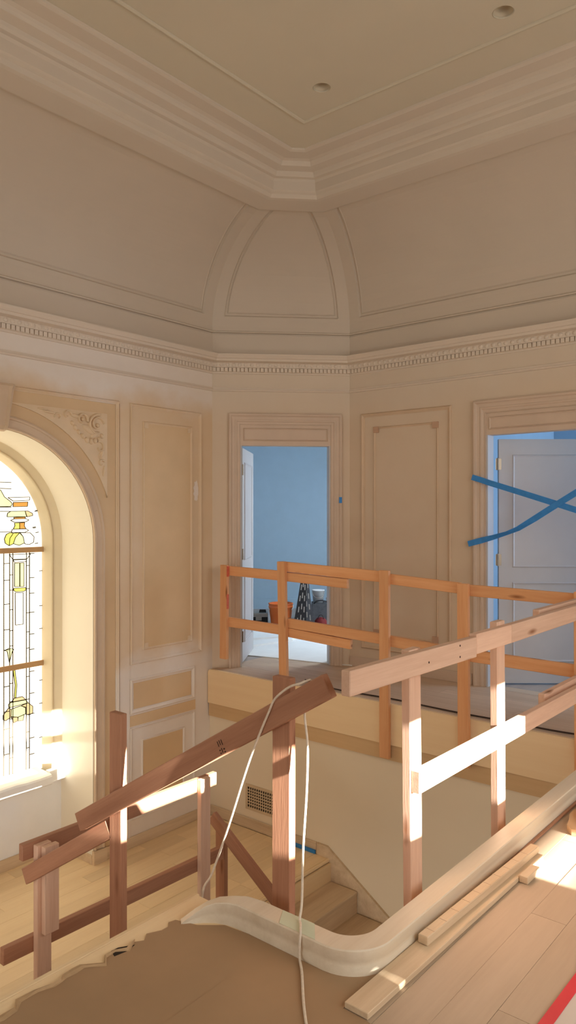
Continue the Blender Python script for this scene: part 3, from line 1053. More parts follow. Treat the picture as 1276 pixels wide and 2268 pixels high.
# ------------------------------------------------------------------ doors
def casing(P, s0, s1, ztop, w, parent, s_lo=0.0):
    prof = [(0.0, 0.0), (0.0, 0.030), (0.010, 0.036), (0.022, 0.034), (0.030, 0.024), (0.036, 0.020), (0.060, 0.017), (0.066, 0.021), (0.078, 0.020), (0.084, 0.013), (0.090, 0.010), (w - 0.008, 0.008), (w - 0.004, 0.013), (w, 0.011), (w, 0.0)]
    b = MB()
    rows = []
    for o, n_ in prof:
        rows.append([P(s0 + o, s_lo, n_), P(s0 + o, ztop - o, n_), P(s1 - o, ztop - o, n_), P(s1 - o, s_lo, n_)])
    b.grid(rows)
    return b.build('door_casing', M['casing'], parent)


def door_set(name, P, a0, a1, o0, o1, ztop, zopen, zin, jd=0.150):
    d = struct(empty(name, P((o0 + o1) / 2, 0, 0)))
    casing(P, a0, a1, ztop, 0.115, d)
    # header board with a sunk panel
    b = MB()
    q = []
    for nn in (-0.10, 0.006):
        q += [P(o0, zopen, nn), P(o1, zopen, nn), P(o1, zin, nn), P(o0, zin, nn)]
    b.add(q, [(3, 2, 1, 0), (4, 5, 6, 7), (0, 1, 5, 4), (1, 2, 6, 5), (2, 3, 7, 6), (3, 0, 4, 7)])
    b.build('door_header', M['casing'], d)
    frame_mould('header_moulding', lambda s, z, n_=0: P(s, z, n_ + 0.006), o0 + 0.03, o1 - 0.03, zopen + 0.045, zin - 0.03, 0.018, 0.014, M['casing'], d)
    for s0, s1 in ((o0 - 0.004, o0 + 0.016), (o1 - 0.016, o1 + 0.004)):
        b = MB()
        q = []
        for nn in (-jd, 0.004):
            q += [P(s0, 0.001, nn), P(s1, 0.001, nn), P(s1, zopen, nn), P(s0, zopen, nn)]
        b.add(q, [(3, 2, 1, 0), (4, 5, 6, 7), (0, 1, 5, 4), (1, 2, 6, 5), (2, 3, 7, 6), (3, 0, 4, 7)])
        b.build('door_jamb', M['door'], d)
    return d


d1 = door_set('door_1', PCw, 0.163, 1.303, 0.278, 1.19, 2.535, 2.215, 2.42)
d2 = door_set('door_2', PRw, 1.46, 2.945, 1.59, 2.83, 2.54, 2.232, 2.42, 0.115)


def door_leaf(hx, hy, direction, width, height, parent, side):
    dx, dy = direction
    nx, ny = -dy * side, dx * side
    T = 0.042

    def P(s, z, n_=0.0):
        return Vector((hx + dx * s + nx * n_, hy + dy * s + ny * n_, z))
    b = MB()
    q = []
    for nn in (-T, 0.0):
        q += [P(0, 0.012, nn), P(width, 0.012, nn), P(width, height, nn), P(0, height, nn)]
    b.add(q, [(3, 2, 1, 0), (4, 5, 6, 7), (0, 1, 5, 4), (1, 2, 6, 5), (2, 3, 7, 6), (3, 0, 4, 7)])
    leaf = b.build('door_leaf', M['door'], parent)
    for z0, z1 in ((0.20, 0.92), (1.05, height - 0.14)):
        frame_mould('leaf_moulding', P, 0.12, width - 0.12, z0, z1, 0.025, 0.010, M['door'], leaf)
    for z in (0.28, 1.12, 1.98):
        b = MB()
        b.lathe([(0.0, -0.055), (0.009, -0.055), (0.009, 0.055), (0.0, 0.055)], (hx - nx * (-0.004) - dx * 0.012, hy - ny * (-0.004) - dy * 0.012, z), 10)
        c1, c2 = P(-0.010, z - 0.05, 0.003), P(0.022, z + 0.05, 0.003)
        b.add([P(-0.03, z - 0.05, 0.002), P(0.022, z - 0.05, 0.002), P(0.022, z + 0.05, 0.002), P(-0.03, z + 0.05, 0.002)], [(0, 1, 2, 3)])
        b.build('hinge', M['metal'], parent, False)
    return leaf


# corner door leaf, opened far into the room: seen almost edge on
hp = PCw(0.305, 0, -0.155)
dl = Vector((0.825, 0.565)).normalized()
door_leaf(hp.x, hp.y, (dl.x, dl.y), 0.80, 2.205, d1, -1)
# right door leaf, swung into its room
door_leaf(6.338, 2.782, (0.637, -0.771), 0.98, 2.205, d2, -1)

# right wall panels
frame_mould('panel_moulding', PRw, 3.165, 4.157, 0.19, 2.53, 0.040, 0.022, M['mould'], wr)
frame_mould('panel_moulding', PRw, 3.300, 4.008, 0.335, 2.388, 0.022, 0.015, M['mould'], wr)
for s, z in ((3.300, 2.330), (3.950, 2.330), (3.300, 0.335), (3.950, 0.335)):
    panel_board('corner_block', PRw, s, s + 0.058, z, z + 0.058, 0.018, M['corner_block'], wr)
# small nail holes and a thin crack mark stay out; blue tab on the casing edge of the corner door
b = MB()
q = []
for nn in (0.0375, 0.039):
    q += [PCw(1.270, 1.640, nn), PCw(1.300, 1.640, nn), PCw(1.300, 1.700, nn), PCw(1.270, 1.700, nn)]
b.add(q, [(3, 2, 1, 0), (4, 5, 6, 7), (0, 1, 5, 4), (1, 2, 6, 5), (2, 3, 7, 6), (3, 0, 4, 7)])
tag(b.build('tape_tab', M['blue_tape']), 'small dark blue tape tab on the right casing of the corner doorway', 'tape')


def ribbon(name, pts, width, mat, twist=None, thick=0.0008):
    """tape ribbon whose width stands upright, with an optional twist angle at each point"""
    P = [Vector(p) for p in pts]
    rows_f, rows_b = [], []
    nrm = Vector((-1, 0, 0))
    b = MB()
    rows = []
    for i, p in enumerate(P):
        tg = (P[min(i + 1, len(P) - 1)] - P[max(i - 1, 0)]).normalized()
        up = nrm.cross(tg).normalized()
        a = (twist[i] if twist else 0.0)
        w = up * math.cos(a) + nrm * math.sin(a)
        n2 = (up * -math.sin(a) + nrm * math.cos(a)) * thick
        h = width / 2
        rows.append([p - w * h, p + w * h, p + w * h + n2, p - w * h + n2])
    b.grid(rows, 0, True)
    b.add(rows[0], [(0, 1, 2, 3)])
    b.add(rows[-1], [(3, 2, 1, 0)])
    return b.build(name, mat)


# crossed tapes over the right doorway, ends stuck to the casing
pA = [(6.143, 2.950 - 0.03 * 0, 1.861), (6.143, 2.86, 1.833), (6.1435, 2.79, 1.808), (6.144, 2.50, 1.716), (6.144, 2.193, 1.617), (6.144, 1.85, 1.505), (6.1435, 1.56, 1.41), (6.143, 1.46, 1.377)]
tag(ribbon('masking_tape', pA, 0.050, M['blue_tape']), 'blue tape sloping down to the right across the right doorway', 'tape')
pB = [(6.140, 2.985, 1.264), (6.140, 2.86, 1.298), (6.138, 2.75, 1.328), (6.136, 2.62, 1.368), (6.135, 2.522, 1.407), (6.134, 2.38, 1.492), (6.134, 2.174, 1.622), (6.135, 1.90, 1.79), (6.138, 1.56, 1.99), (6.140, 1.45, 2.05)]
tag(ribbon('masking_tape', pB, 0.052, M['blue_tape'], [0, 0.1, 0.7, 1.0, 0.8, 0.4, 0.1, 0, 0, 0]), 'twisted blue tape rising to the right across the right doorway', 'tape')
tag(box_obj('masking_tape', (XF - 0.030, 3.945, LAND + 0.001), (XF - 0.0155, 4.24, LAND + 0.032), M['blue_tape']), 'blue tape strip along the stair wall base beside the top step', 'tape')

# ------------------------------------------------------------------ vent grille in the stair wall
vg = thing('vent_grille', (XF, 4.56, -1.14), 'tan square-hole vent grille low in the stair wall', 'vent')
y0, y1, z0, z1 = 4.28, 4.79, -1.262, -1.022
b = MB()
b.box((XF - 0.002, y0 + 0.02, z0 + 0.02), (XF - 0.0005, y1 - 0.02, z1 - 0.02))
b.build('vent_backing', M['dark'], vg)
b = MB()
for lo, hi in (((y0, z0), (y1, z0 + 0.025)), ((y0, z1 - 0.025), (y1, z1)), ((y0, z0 + 0.025), (y0 + 0.025, z1 - 0.025)), ((y1 - 0.025, z0 + 0.025), (y1, z1 - 0.025))):
    b.box((XF - 0.008, lo[0], lo[1]), (XF - 0.0005, hi[0], hi[1]))
b.build('vent_frame', M['vent'], vg)
for i in range(1, 17):
    y = y0 + 0.025 + (y1 - y0 - 0.05) * i / 17
    box_obj('vent_bar', (XF - 0.007, y - 0.0045, z0 + 0.025), (XF - 0.0025, y + 0.0045, z1 - 0.025), M['vent'], vg)
for i in range(1, 7):
    z = z0 + 0.025 + (z1 - z0 - 0.05) * i / 7
    box_obj('vent_slat', (XF - 0.0065, y0 + 0.025, z - 0.0045), (XF - 0.0026, y1 - 0.025, z + 0.0045), M['vent'], vg)

# ------------------------------------------------------------------ curved curb of the stairwell
YI, YO = 1.337, 1.420
inner = [(5.10 - i * (5.10 - 2.34) / 8, YI) for i in range(9)]
outer = [(5.10 - i * (5.10 - 2.34) / 8, YO) for i in range(9)]
for i in range(15):                          # turn into the short piece
    a = i / 14 * PI / 2
    inner.append((2.17 - 0.17 * math.sin(a), YI + 0.17 * (1 - math.cos(a))))
    outer.append((2.195 - 0.11 * math.sin(a), YO + 0.11 * (1 - math.cos(a))))
inner += [(2.00, 1.68), (2.00, 1.85), (1.999, 1.90), (1.993, 1.945), (1.975, 1.99), (1.950, 2.022), (1.922, 2.048), (1.885, 2.08)]
outer += [(2.085, 1.70), (2.085, 1.84), (2.074, 1.91), (2.052, 1.96), (2.022, 2.01), (1.992, 2.045), (1.955, 2.075), (1.905, 2.105)]
CH = 0.090
prof = [(0.0, -0.017), (0.0, 0.030), (0.028, 0.036), (0.028, 0.050), (0.0, 0.056), (0.0, CH - 0.004), (0.045, CH), (0.955, CH), (1.0, CH - 0.004), (1.0, -0.28), (0.7, -0.28), (0.7, -0.017)]
b = MB()
nlast = len(inner) - 1
tap = {0: 0.06, 1: 0.42, 2: 0.68, 3: 0.85, 4: 0.94}
rows = [[(ix + (ox - ix) * f, iy + (oy - iy) * f, z * tap.get(nlast - i, 1.0) if z > 0 else z) for f, z in prof] for i, ((ix, iy), (ox, oy)) in enumerate(zip(inner, outer))]
b.grid(rows, 0, True)
b.add(rows[0], [tuple(range(len(prof)))])
b.add(rows[-1], [tuple(reversed(range(len(prof))))])
cb = b.build('stair_curb', M['curb'])
for p in cb.data.polygons:
    p.use_smooth = True
md = cb.modifiers.new('edges', 'EDGE_SPLIT')
md.split_angle = math.radians(25)
struct(cb)
b = MB()
q = []
for zz in (0.0903, 0.0912):
    q += [(2.006, 1.54, zz), (2.082, 1.60, zz), (2.080, 1.745, zz), (2.006, 1.70, zz)]
b.add(q, [(3, 2, 1, 0), (4, 5, 6, 7), (0, 1, 5, 4), (1, 2, 6, 5), (2, 3, 7, 6), (3, 0, 4, 7)])
tag(b.build('tape_patch', M['pale_tape']), 'pale green tape patch on top of the curved wooden curb', 'tape')

# ------------------------------------------------------------------ temporary lumber guard rails
LU, LO, LR = M['lumber'], M['lumber_orange'], M['lumber_red']
Zu = (0, 0, 1)
# near guard rail on the right
g = thing('guard_rail', (3.3, 1.5, 0.0), 'temporary lumber guard rail beside the wooden curb, sunlit in the middle', 'railing')
for (xt, xb, ztop) in ((2.592, 2.612, 1.005), (3.414, 3.43, 1.022), (4.72, 4.72, 1.02)):
    board('post', (xb, 1.507, -0.25), (xt, 1.507, ztop), (1, 0, 0), 0.089, 0.038, LU, g)
board('rail', (2.085, 1.4685, 0.961), (3.068, 1.4685, 0.950), Zu, 0.089, 0.038, LU, g)
board('rail', (3.069, 1.4685, 0.962), (3.452, 1.4685, 0.960), Zu, 0.089, 0.038, LU, g)
board('rail', (3.453, 1.4685, 0.960), (5.02, 1.4685, 0.962), Zu, 0.089, 0.038, LU, g)
board('rail', (2.56, 1.4685, 0.488), (3.44, 1.4685, 0.484), Zu, 0.089, 0.038, LU, g)
board('rail', (3.441, 1.4685, 0.484), (5.02, 1.4685, 0.478), Zu, 0.089, 0.038, LU, g)
board('rail', (4.01, 1.5455, 0.968), (5.0, 1.5455, 0.968), Zu, 0.089, 0.038, LU, g)
board('rail', (4.09, 1.5455, 0.489), (5.0, 1.5455, 0.489), Zu, 0.089, 0.038, LU, g)
for x, z in [(2.634, 0.95), (2.905, 0.979), (2.905, 0.931)]:
    b = MB()
    b.lathe([(0.0045, 0.0), (0.0045, 0.0012), (0.0, 0.0014)], (0, 0, 0), 8)
    b.v = [Vector((x + v.x, 1.4494 - v.z, z + v.y)) for v in b.v]
    b.build('nail_head', M['ink'], g)
# far guard rail on the walkway edge
g = thing('guard_rail', (5.1, 3.3, 0.0), 'orange-brown lumber guard rail along the walkway edge before the doorways', 'railing')
XPo = 5.11
for (ya, yt, zb_, zt) in ((5.028, 5.020, 0.135, 1.040), (4.262, 4.300, -0.44, 1.104), (3.210, 3.213, -0.436, 1.078), (2.516, 2.523, -0.36, 1.014), (1.655, 1.660, -0.40, 1.01)):
    board('post', (XPo, ya, zb_), (XPo, yt, zt), (0, 1, 0), 0.089, 0.036, LO, g)
XRa = 5.147


def rail(y0, z0, y1, z1, w=0.089, x=XRa):
    board('rail', (x, y0, z0), (x, y1, z1), Zu, w, 0.036, LO, g)


rail(5.05, 0.985, 4.315, 0.971)
rail(5.05, 0.490, 4.295, 0.480)
rail(4.335, 1.058, 3.26, 1.022)
rail(4.30, 0.967, 3.60, 0.944, 0.080)
rail(4.295, 0.552, 3.26, 0.514, 0.084)
rail(4.295, 0.468, 3.565, 0.434, 0.080)
rail(3.255, 1.012, 2.562, 0.974, 0.082)
rail(3.255, 0.510, 2.560, 0.478, 0.086)
rail(2.558, 0.964, 1.42, 0.948, 0.084)
rail(2.556, 0.476, 1.42, 0.460, 0.088)
b = MB()
b.box((5.0925, 4.9735, 0.62), (5.122, 4.9765, 0.76))
b.box((5.0925, 4.9735, 0.93), (5.1275, 4.9765, 1.030))
stuff(b.build('red_paint_mark', M['red_mark'], g))
# sloping guard rail of the flight
g = thing('stair_rail', (2.18, 2.6, -0.6), 'dark brown sloping lumber handrail with tall posts behind the curb', 'railing')
XS = 2.164
board('rail', (XS, 1.595, 0.922), (XS, 3.122, 0.022), Zu, 0.089, 0.037, LR, g)
board('rail', (XS + 0.038, 2.925, 0.030), (XS + 0.038, 3.672, -0.432), Zu, 0.086, 0.037, LR, g)
board('post', (XS + 0.038, 1.845, -0.62), (XS + 0.038, 1.842, 0.912), (0, 1, 0), 0.089, 0.037, LR, g)
board('post', (XS + 0.038, 2.870, -1.05), (XS + 0.038, 2.872, 0.595), (0, 1, 0), 0.089, 0.037, LR, g)
b = MB()
sx = XS - 0.0195
dr = Vector((0, 3.122 - 1.595, 0.022 - 0.922)).normalized()
up = Vector((0, -dr.z, dr.y))
o0 = Vector((sx, 2.115, 0.600))
for (a, h, w, hh) in ((0, 0.018, 0.004, 0.022), (0.012, 0.020, 0.004, 0.020), (0.024, 0.018, 0.004, 0.022), (0.0, -0.010, 0.008, 0.006), (0.014, -0.012, 0.004, 0.020), (0.026, -0.008, 0.007, 0.005), (0.026, -0.020, 0.007, 0.005), (0.0, -0.022, 0.008, 0.005)):
    c = o0 + dr * a + up * h
    q = [c - dr * w / 2 - up * hh / 2, c + dr * w / 2 - up * hh / 2, c + dr * w / 2 + up * hh / 2, c - dr * w / 2 + up * hh / 2]
    b.add(q + [v + Vector((0.0006, 0, 0)) for v in q], [(3, 2, 1, 0), (4, 5, 6, 7), (0, 1, 5, 4), (1, 2, 6, 5), (2, 3, 7, 6), (3, 0, 4, 7)])
b.build('grade_stamp', M['ink'], g)
# guard rail on the landing edge
g = thing('landing_rail', (2.9, 3.65, LAND), 'low lumber guard rail on the landing below the stained glass window', 'railing')
board('post', (2.268, 3.622, LAND - 0.2), (2.268, 3.622, -0.262), (1, 0, 0), 0.089, 0.038, LU, g)
board('block', (2.292, 3.584, -0.745), (2.292, 3.584, -0.268), (1, 0, 0), 0.089, 0.036, LU, g)
board('post', (3.488, 3.622, LAND - 0.2), (3.488, 3.622, -0.245), (1, 0, 0), 0.089, 0.038, LU, g)
board('rail', (2.16, 3.6605, -0.290), (3.63, 3.6605, -0.292), Zu, 0.089, 0.037, LR, g)
board('rail', (2.05, 3.6605, -0.800), (3.70, 3.6605, -0.828), Zu, 0.089, 0.037, LR, g)
board('post', (3.757, 3.72, LAND - 0.05), (3.757, 3.72, -0.66), (0, 1, 0), 0.089, 0.037, LR, g)
board('brace', (3.719, 3.775, -0.615), (3.719, 2.75, -1.30), Zu, 0.089, 0.037, LR, g)
board('cleat', (2.268, 3.66, LAND - 0.19), (3.80, 3.66, LAND - 0.19), Zu, 0.089, 0.037, LR, g)

# ------------------------------------------------------------------ cords
pts = [(2.118, 2.222, -0.25), (2.122, 2.211, -0.016), (2.125, 2.159, 0.08), (2.130, 2.069, 0.297), (2.133, 1.971, 0.553), (2.137, 1.912, 0.688), (2.139, 1.865, 0.783), (2.139, 1.833, 0.840), (2.1395, 1.766, 0.893), (2.142, 1.715, 0.914),
       (2.158, 1.695, 0.924), (2.186, 1.698, 0.912), (2.190, 1.730, 0.80), (2.188, 1.715, 0.677), (2.165, 1.701, 0.516), (2.115, 1.678, 0.325), (2.085, 1.660, 0.150), (2.060, 1.650, 0.100), (2.040, 1.630, 0.0965), (2.002, 1.600, 0.095),
       (1.990, 1.594, 0.060), (1.985, 1.590, 0.016), (1.94, 1.545, 0.0105), (1.836, 1.456, 0.0095), (1.763, 1.389, 0.0095), (1.60, 1.23, 0.0095), (1.40, 1.05, 0.0095), (1.15, 0.95, 0.0095)]
tag(tube('cord', pts, 0.0046, M['cord'], None, 8, 5), 'thin white cord looped over the sloping handrail and down onto the floor', 'cord')
pts = [(5.32, 4.22, 0.008), (5.25, 4.05, 0.008), (5.20, 3.75, 0.008), (5.215, 3.45, 0.008), (5.225, 3.2, 0.008), (5.205, 2.9, 0.008), (5.19, 2.55, 0.008), (5.20, 2.2, 0.008), (5.19, 1.9, 0.008), (5.22, 1.6, 0.008)]
tag(tube('cable', [(x + 0.03, y, z) for x, y, z in pts], 0.006, M['dark_cord'], None, 6, 4), 'thin dark cable lying along the edge of the upper walkway', 'cable')

# ------------------------------------------------------------------ floor protection and offcuts on the near floor
random.seed(11)
edge = []
x = 0.55
while x < 1.90:
    edge.append((x, 2.118 + random.uniform(-0.016, 0.014) + (0.02 if 1.25 < x < 1.5 else 0)))
    x += random.uniform(0.02, 0.06)
poly = [(0.2, 0.4), (1.75, 0.4), (1.886, 1.25), (1.888, 1.3385), (2.13, 1.3385), (2.10, 1.356), (2.055, 1.384), (2.022, 1.43), (1.999, 1.50), (1.999, 1.84), (1.985, 1.95), (1.92, 2.03)] + [(a, c) for a, c in reversed(edge)] + [(0.2, 2.11)]


def sheet(name, poly, z0, z1, mat, parent=None):
    tri = tessellate_polygon([[Vector((a, c, 0)) for a, c in poly]])
    N = len(poly)
    return link(name, [(a, c, z1) for a, c in poly] + [(a, c, z0) for a, c in poly],
                [tuple(t) for t in tri] + [tuple(i + N for i in reversed(t)) for t in tri] + [(i, (i + 1) % N, N + (i + 1) % N, N + i) for i in range(N)], mat, parent)


ps = thing('floor_paper', (1.0, 1.5, 0), 'brown paper floor covering with a torn edge left of the curb', 'floor covering')
sheet('paper_sheet', [(p[0], p[1]) for p in poly if True], 0.0012, 0.0035, M['paper'], ps)
# overlapping second sheet with a straight seam
sheet('paper_sheet', [(0.2, 0.42), (1.48, 0.42), (1.80, 1.30), (1.835, 1.72), (1.20, 1.715), (0.2, 1.71)], 0.0038, 0.0052, M['paper'], ps)
strip_lo, strip_hi = [], []
for a, c in edge:
    if a < 1.02 or a > 1.72:
        continue
    strip_lo.append((a, c - random.uniform(0.004, 0.020)))
    strip_hi.append((a + random.uniform(-0.008, 0.008), c + random.uniform(0.0, 0.010)))
b = MB()
b.grid([[(a, c, 0.0038) for a, c in strip_lo], [((a + p) / 2, (c + q) / 2, 0.0045 + random.uniform(0, 0.007)) for (a, c), (p, q) in zip(strip_lo, strip_hi)], [(a, c, 0.004 + random.uniform(0, 0.010)) for a, c in strip_hi],
        [(a, c, 0.002) for a, c in strip_hi]])
b.build('torn_edge', M['torn'], ps)
sheet('dark_tear', [(1.600, 2.108), (1.650, 2.098), (1.690, 2.108), (1.640, 2.140), (1.612, 2.142)], 0.0036, 0.0042, M['dark'], ps)

tag(board('plank', (1.893, 1.294, 0.0115), (3.27, 1.272, 0.0115), (0, 1, 0), 0.088, 0.021, M['oak_raw'], None, 0.002), 'long pale plank lying on the floor beside the curb', 'plank')
bt = tag(board('batten', (2.318, 1.300, 0.0385), (3.275, 1.268, 0.0385), (0, 1, 0), 0.040, 0.032, M['oak_raw'], None, 0.003), 'narrow notched batten lying on top of the long floor plank', 'batten')
for i in range(10):
    f = 0.05 + 0.092 * i
    px_, py_ = 2.318 + f * 0.957, 1.300 - f * 0.032
    board('notch_mark', (px_, py_ - 0.0195, 0.0551), (px_ + 0.004, py_ + 0.0195, 0.0551), (1, 0, 0), 0.0022, 0.0008, M['walk'], bt, 0.0)
tag(board('offcut', (3.005, 1.212, 0.016), (3.13, 1.210, 0.016), (0, 1, 0), 0.038, 0.030, M['oak_raw'], None, 0.002), 'small wooden block at the edge of the sunlit floor patch', 'offcut')
tag(board('gap_shade_strip', (2.36, 1.3275, 0.006), (4.3, 1.3275, 0.006), (0, 1, 0), 0.014, 0.009, M['lumber_red'], None, 0.001), 'dark reddish strip standing for shade in the gap between curb and plank', 'shade strip')  # added strip: shade of the floor gap put in as dark wood
cbd = thing('cardboard', (3.9, 1.15, 0), 'torn tan cardboard sheets beside the curb beyond the sunlit patch', 'cardboard')
sheet('cardboard_sheet', [(3.60, 1.215), (3.64, 1.250), (3.70, 1.262), (3.78, 1.285), (4.6, 1.29), (4.6, 1.11), (3.72, 1.10), (3.66, 1.135), (3.62, 1.15)], 0.001, 0.030, M['hardboard'], cbd)
sheet('cardboard_sheet', [(3.68, 1.20), (3.80, 1.262), (4.6, 1.275), (4.6, 1.05), (3.80, 1.04), (3.70, 1.12)], 0.0302, 0.048, M['hardboard'], cbd)
sw = tag(sheet('protection_sheet', [(1.6, -0.2), (4.4, -0.2), (4.4, 0.80), (1.9, 0.838), (1.6, 0.84)], 0.001, 0.006, M['white_sheet']), 'pale white protection sheet on the floor beyond the red tape', 'floor covering')
b = MB()
q = []
for zz in (0.0062, 0.0072):
    q += [(1.6, 0.815, zz), (4.4, 0.775, zz), (4.4, 0.807, zz), (1.6, 0.853, zz)]
b.add(q, [(3, 2, 1, 0), (4, 5, 6, 7), (0, 1, 5, 4), (1, 2, 6, 5), (2, 3, 7, 6), (3, 0, 4, 7)])
tag(b.build('red_tape', M['red_tape']), 'red tape strip on the floor at the lower right corner', 'tape')


# ------------------------------------------------------------------ rooms beyond the doors
def room_shell(prefix, P, s0, s1, n0, n1, h, mat):
    """walls, floor and ceiling of a room behind a wall plane; n runs away from the hall"""
    b = MB()
    c = [P(s0, 0, -n0), P(s1, 0, -n0), P(s1, 0, -n1), P(s0, 0, -n1)]
    up = Vector((0, 0, h))
    for i, j in ((1, 2), (2, 3), (3, 0)):
        b.quad(c[i], c[j], c[j] + up, c[i] + up)
    r = struct(b.build(prefix + '_room', mat))
    b = MB()
    b.add([q + up for q in c], [(0, 1, 2, 3)])
    struct(b.build('ceiling_' + prefix, mat))
    b = MB()
    b.add([q + Vector((0, 0, -0.004)) for q in c], [(0, 1, 2, 3)])
    return struct(b.build('floor_' + prefix, M['grey_floor']))


room_shell('wall_corner', PCw, -0.95, 3.05, 0.152, 4.45, 2.95, M['room'])
room_shell('wall_right', PRw, -1.2, 3.17, 0.118, 2.6, 2.95, M['room'])
b = MB()
for a, c in ((-0.95, 3.05),):
    q = []
    for nn in (-4.448, -4.43):
        q += [PCw(a, 0.0, nn), PCw(c, 0.0, nn), PCw(c, 0.16, nn), PCw(a, 0.16, nn)]
    b.add(q, [(3, 2, 1, 0), (4, 5, 6, 7), (0, 1, 5, 4), (1, 2, 6, 5), (2, 3, 7, 6), (3, 0, 4, 7)])
struct(b.build('baseboard_corner', M['room']))

# canvas, boards and tools on the far room's floor
tag(sheet('drop_cloth', [(5.88, 5.44), (5.914, 5.314), (5.996, 4.948), (6.076, 4.524), (6.15, 4.25), (7.20, 5.05), (7.22, 5.70), (7.25, 6.40), (6.9, 6.55)], 0.001, 0.007, M['canvas']),
    'white canvas drop cloth on the floor of the blue room', 'drop cloth')
bs = sheet('wall_board', [(6.20, 5.72), (6.845, 5.585), (6.86, 5.62), (7.17, 5.70), (7.22, 5.80), (6.40, 6.25)], 0.0072, 0.030, M['canvas'])
tag(bs, 'white wallboard sheet lying on the drop cloth, dark edge showing', 'board')
tag(sheet('wall_board', [(6.42, 5.98), (6.90, 5.72), (7.25, 5.80), (7.30, 6.15), (6.75, 6.45)], 0.0304, 0.052, M['canvas']), 'upper white wallboard sheet stacked behind the post in the blue room', 'board')
D_L = Vector((TH and math.cos(TH), math.sin(TH), 0))
D_R = Vector((math.sin(TH), -math.cos(TH), 0))


def LP(r, f, z):
    """a point in the far room measured along the hall's view line: right, forward"""
    return D_L * f + D_R * r + Vector((0, 0, z))


bk = thing('bucket', tuple(LP(-0.098, 10.05, 0)), 'orange plastic bucket on the floor of the blue room', 'bucket')
c = LP(-0.098, 10.05, 0)
b = MB()
b.lathe([(0.0, 0.002), (0.128, 0.002), (0.131, 0.010), (0.160, 0.262), (0.166, 0.264), (0.166, 0.274), (0.161, 0.275), (0.162, 0.300), (0.169, 0.303), (0.169, 0.315), (0.155, 0.315), (0.125, 0.02), (0.0, 0.016)], c, 24)
b.build('pail', M['orange'], bk, True)
hp_ = []
for i in range(13):
    a = PI * i / 12
    hp_.append(c + D_R * (0.172 * math.cos(a)) - D_L * (0.09 * math.sin(a)) + Vector((0, 0, 0.285 - 0.11 * math.sin(a))))
tube('handle', hp_, 0.004, M['bucket_white'], bk, 6, 2)
tb = thing('tool_case', tuple(LP(-0.335, 10.25, 0)), 'black and silver tool case left of the orange bucket', 'case')


def obox(name, r0, r1, f0, f1, z0, z1, mat, parent=None, taper=0.0):
    b = MB()
    q = []
    for zz, tt in ((z0, 0.0), (z1, taper)):
        q += [LP(r0 + tt, f0 + tt, zz), LP(r1 - tt, f0 + tt, zz), LP(r1 - tt, f1 - tt, zz), LP(r0 + tt, f1 - tt, zz)]
    b.add(q, [(3, 2, 1, 0), (4, 5, 6, 7), (0, 1, 5, 4), (1, 2, 6, 5), (2, 3, 7, 6), (3, 0, 4, 7)])
    return b.build(name, mat, parent)


obox('case_body', -0.52, -0.28, 10.12, 10.36, 0.001, 0.115, M['black'], tb)
obox('case_lid', -0.525, -0.275, 10.11, 10.37, 0.1155, 0.165, M['slot'], tb, 0.01)
obox('case_clip', -0.44, -0.36, 10.105, 10.1095, 0.07, 0.135, M['slot'], tb)
obox('case_handle', -0.40, -0.30, 10.2, 10.24, 0.1655, 0.205, M['black'], tb, 0.008)
for k, (rc, lean, lab) in enumerate(((0.155, 0.055, 'black folding sawhorse with pale slots, standing beside the orange bucket'), (0.262, -0.02, 'grey-black folding sawhorse with pale slots, right of the darker one'))):
    sh = thing('sawhorse', tuple(LP(rc, 9.85 + 0.1 * k, 0)), lab, 'sawhorse')
    f = 9.85 + 0.28 * k
    for sg in (-1, 1):
        b = MB()
        q = []
        for ff in (0.0, 0.025):
            q += [LP(rc - 0.085, f + sg * 0.10 + ff, 0.002), LP(rc + 0.085, f + sg * 0.10 + ff, 0.002), LP(rc + 0.035 + lean, f + sg * 0.02 + ff, 0.66), LP(rc - 0.035 + lean, f + sg * 0.02 + ff, 0.66)]
        b.add(q, [(3, 2, 1, 0), (4, 5, 6, 7), (0, 1, 5, 4), (1, 2, 6, 5), (2, 3, 7, 6), (3, 0, 4, 7)])
        b.build('leg_panel', M['black'] if k == 0 else M['grey_bag'], sh)
    obox('top_beam', rc - 0.042 + lean, rc + 0.042 + lean, f - 0.03, f + 0.055, 0.661, 0.70, M['black'], sh)
    for col in (-1, 0, 1):
        for row in range(4):
            t0 = 0.12 + row * 0.22 + (0.06 if col == 0 else 0)
            q = []
            hw = 0.006
            for ff in (-0.0025, -0.0008):
                for dr_, tt in ((-hw, t0), (hw, t0), (hw, t0 + 0.11), (-hw, t0 + 0.11)):
                    tt = min(tt, 0.97)
                    wd = 0.085 + (0.035 - 0.085) * tt
                    q.append(LP(rc + lean * tt + col * wd * 0.55 + dr_, f - 0.10 + 0.08 * tt + ff, 0.002 + 0.658 * tt))
            b = MB()
            b.add(q, [(3, 2, 1, 0), (4, 5, 6, 7), (0, 1, 5, 4), (1, 2, 6, 5), (2, 3, 7, 6), (3, 0, 4, 7)])
            b.build('slot', M['slot'], sh)
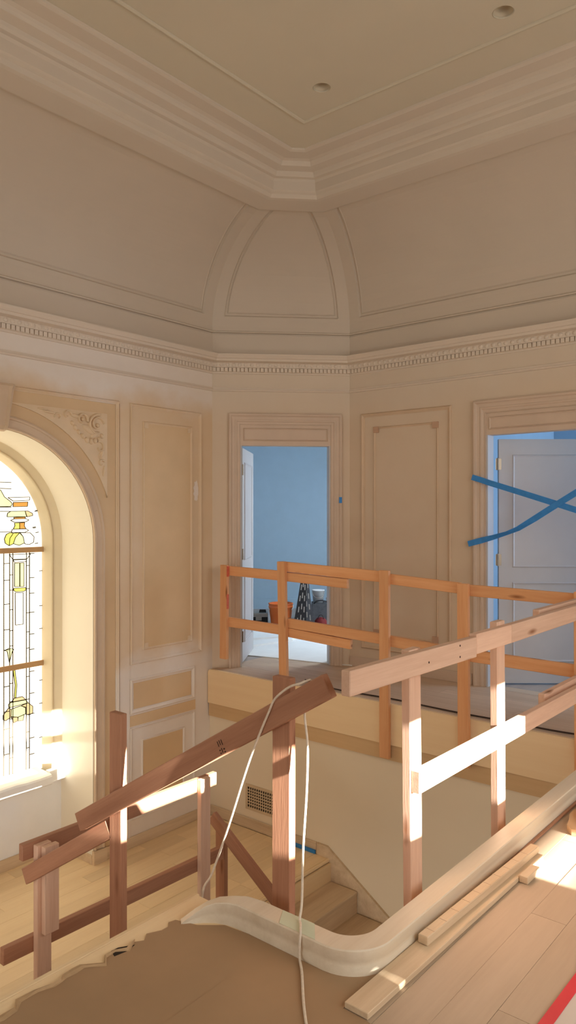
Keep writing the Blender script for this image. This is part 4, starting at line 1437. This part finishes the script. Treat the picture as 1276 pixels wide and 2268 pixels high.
bg = thing('tool_bag', tuple(LP(0.44, 10.55, 0)), 'dark grey tool bag under the white pail in the blue room', 'bag')
obox('bag_body', 0.32, 0.64, 10.35, 10.7, 0.001, 0.262, M['grey_bag'], bg, 0.02)
tube('bag_handle', [LP(0.36, 10.4, 0.255), LP(0.40, 10.38, 0.30), (LP(0.48, 10.38, 0.31)), LP(0.55, 10.39, 0.29), LP(0.58, 10.4, 0.25)], 0.008, M['black'], bg, 6, 4)
wb = thing('pail', tuple(LP(0.43, 10.54, 0.263)), 'white plastic pail standing on the grey tool bag', 'bucket')
b = MB()
b.lathe([(0.0, 0.001), (0.070, 0.001), (0.086, 0.165), (0.091, 0.167), (0.091, 0.180), (0.080, 0.180), (0.066, 0.012), (0.0, 0.010)], LP(0.43, 10.54, 0.263), 20)
b.build('pail_body', M['bucket_white'], wb, True)
tube('handle', [LP(0.34, 10.53, 0.42), LP(0.37, 10.44, 0.36), LP(0.43, 10.41, 0.34), LP(0.49, 10.44, 0.36), LP(0.52, 10.53, 0.42)], 0.003, M['slot'], wb, 6, 4)
rg = MB()
rows = []
for i in range(7):
    rows.append([LP(0.545 + 0.02 * i + 0.006 * math.sin(j * 2.1), 10.44 + 0.02 * j + 0.01 * math.sin(i + j), 0.315 + 0.03 * math.sin(i * 1.3 + j) + 0.016 * i) for j in range(6)])
rg.grid(rows)
ro = tag(rg.build('rag', M['bucket_white']), 'crumpled white rag on the grey bag beside the white pail', 'rag')
sm = ro.modifiers.new('thickness', 'SOLIDIFY')
sm.thickness = 0.006
rb = thing('red_pouch', tuple(LP(0.44, 9.95, 0)), 'dark red pouch on the floor in front of the grey tool bag', 'bag')
b = MB()
b.lathe([(0.0, 0.002), (0.07, 0.002), (0.085, 0.03), (0.08, 0.09), (0.05, 0.125), (0.0, 0.135)], LP(0.44, 9.97, 0), 14)
b.build('pouch_body', M['red_bag'], rb, True)
tube('pouch_strap', [LP(0.40, 9.93, 0.11), LP(0.42, 9.92, 0.165), LP(0.46, 9.92, 0.165), LP(0.48, 9.93, 0.11)], 0.006, M['black'], rb, 6, 4)
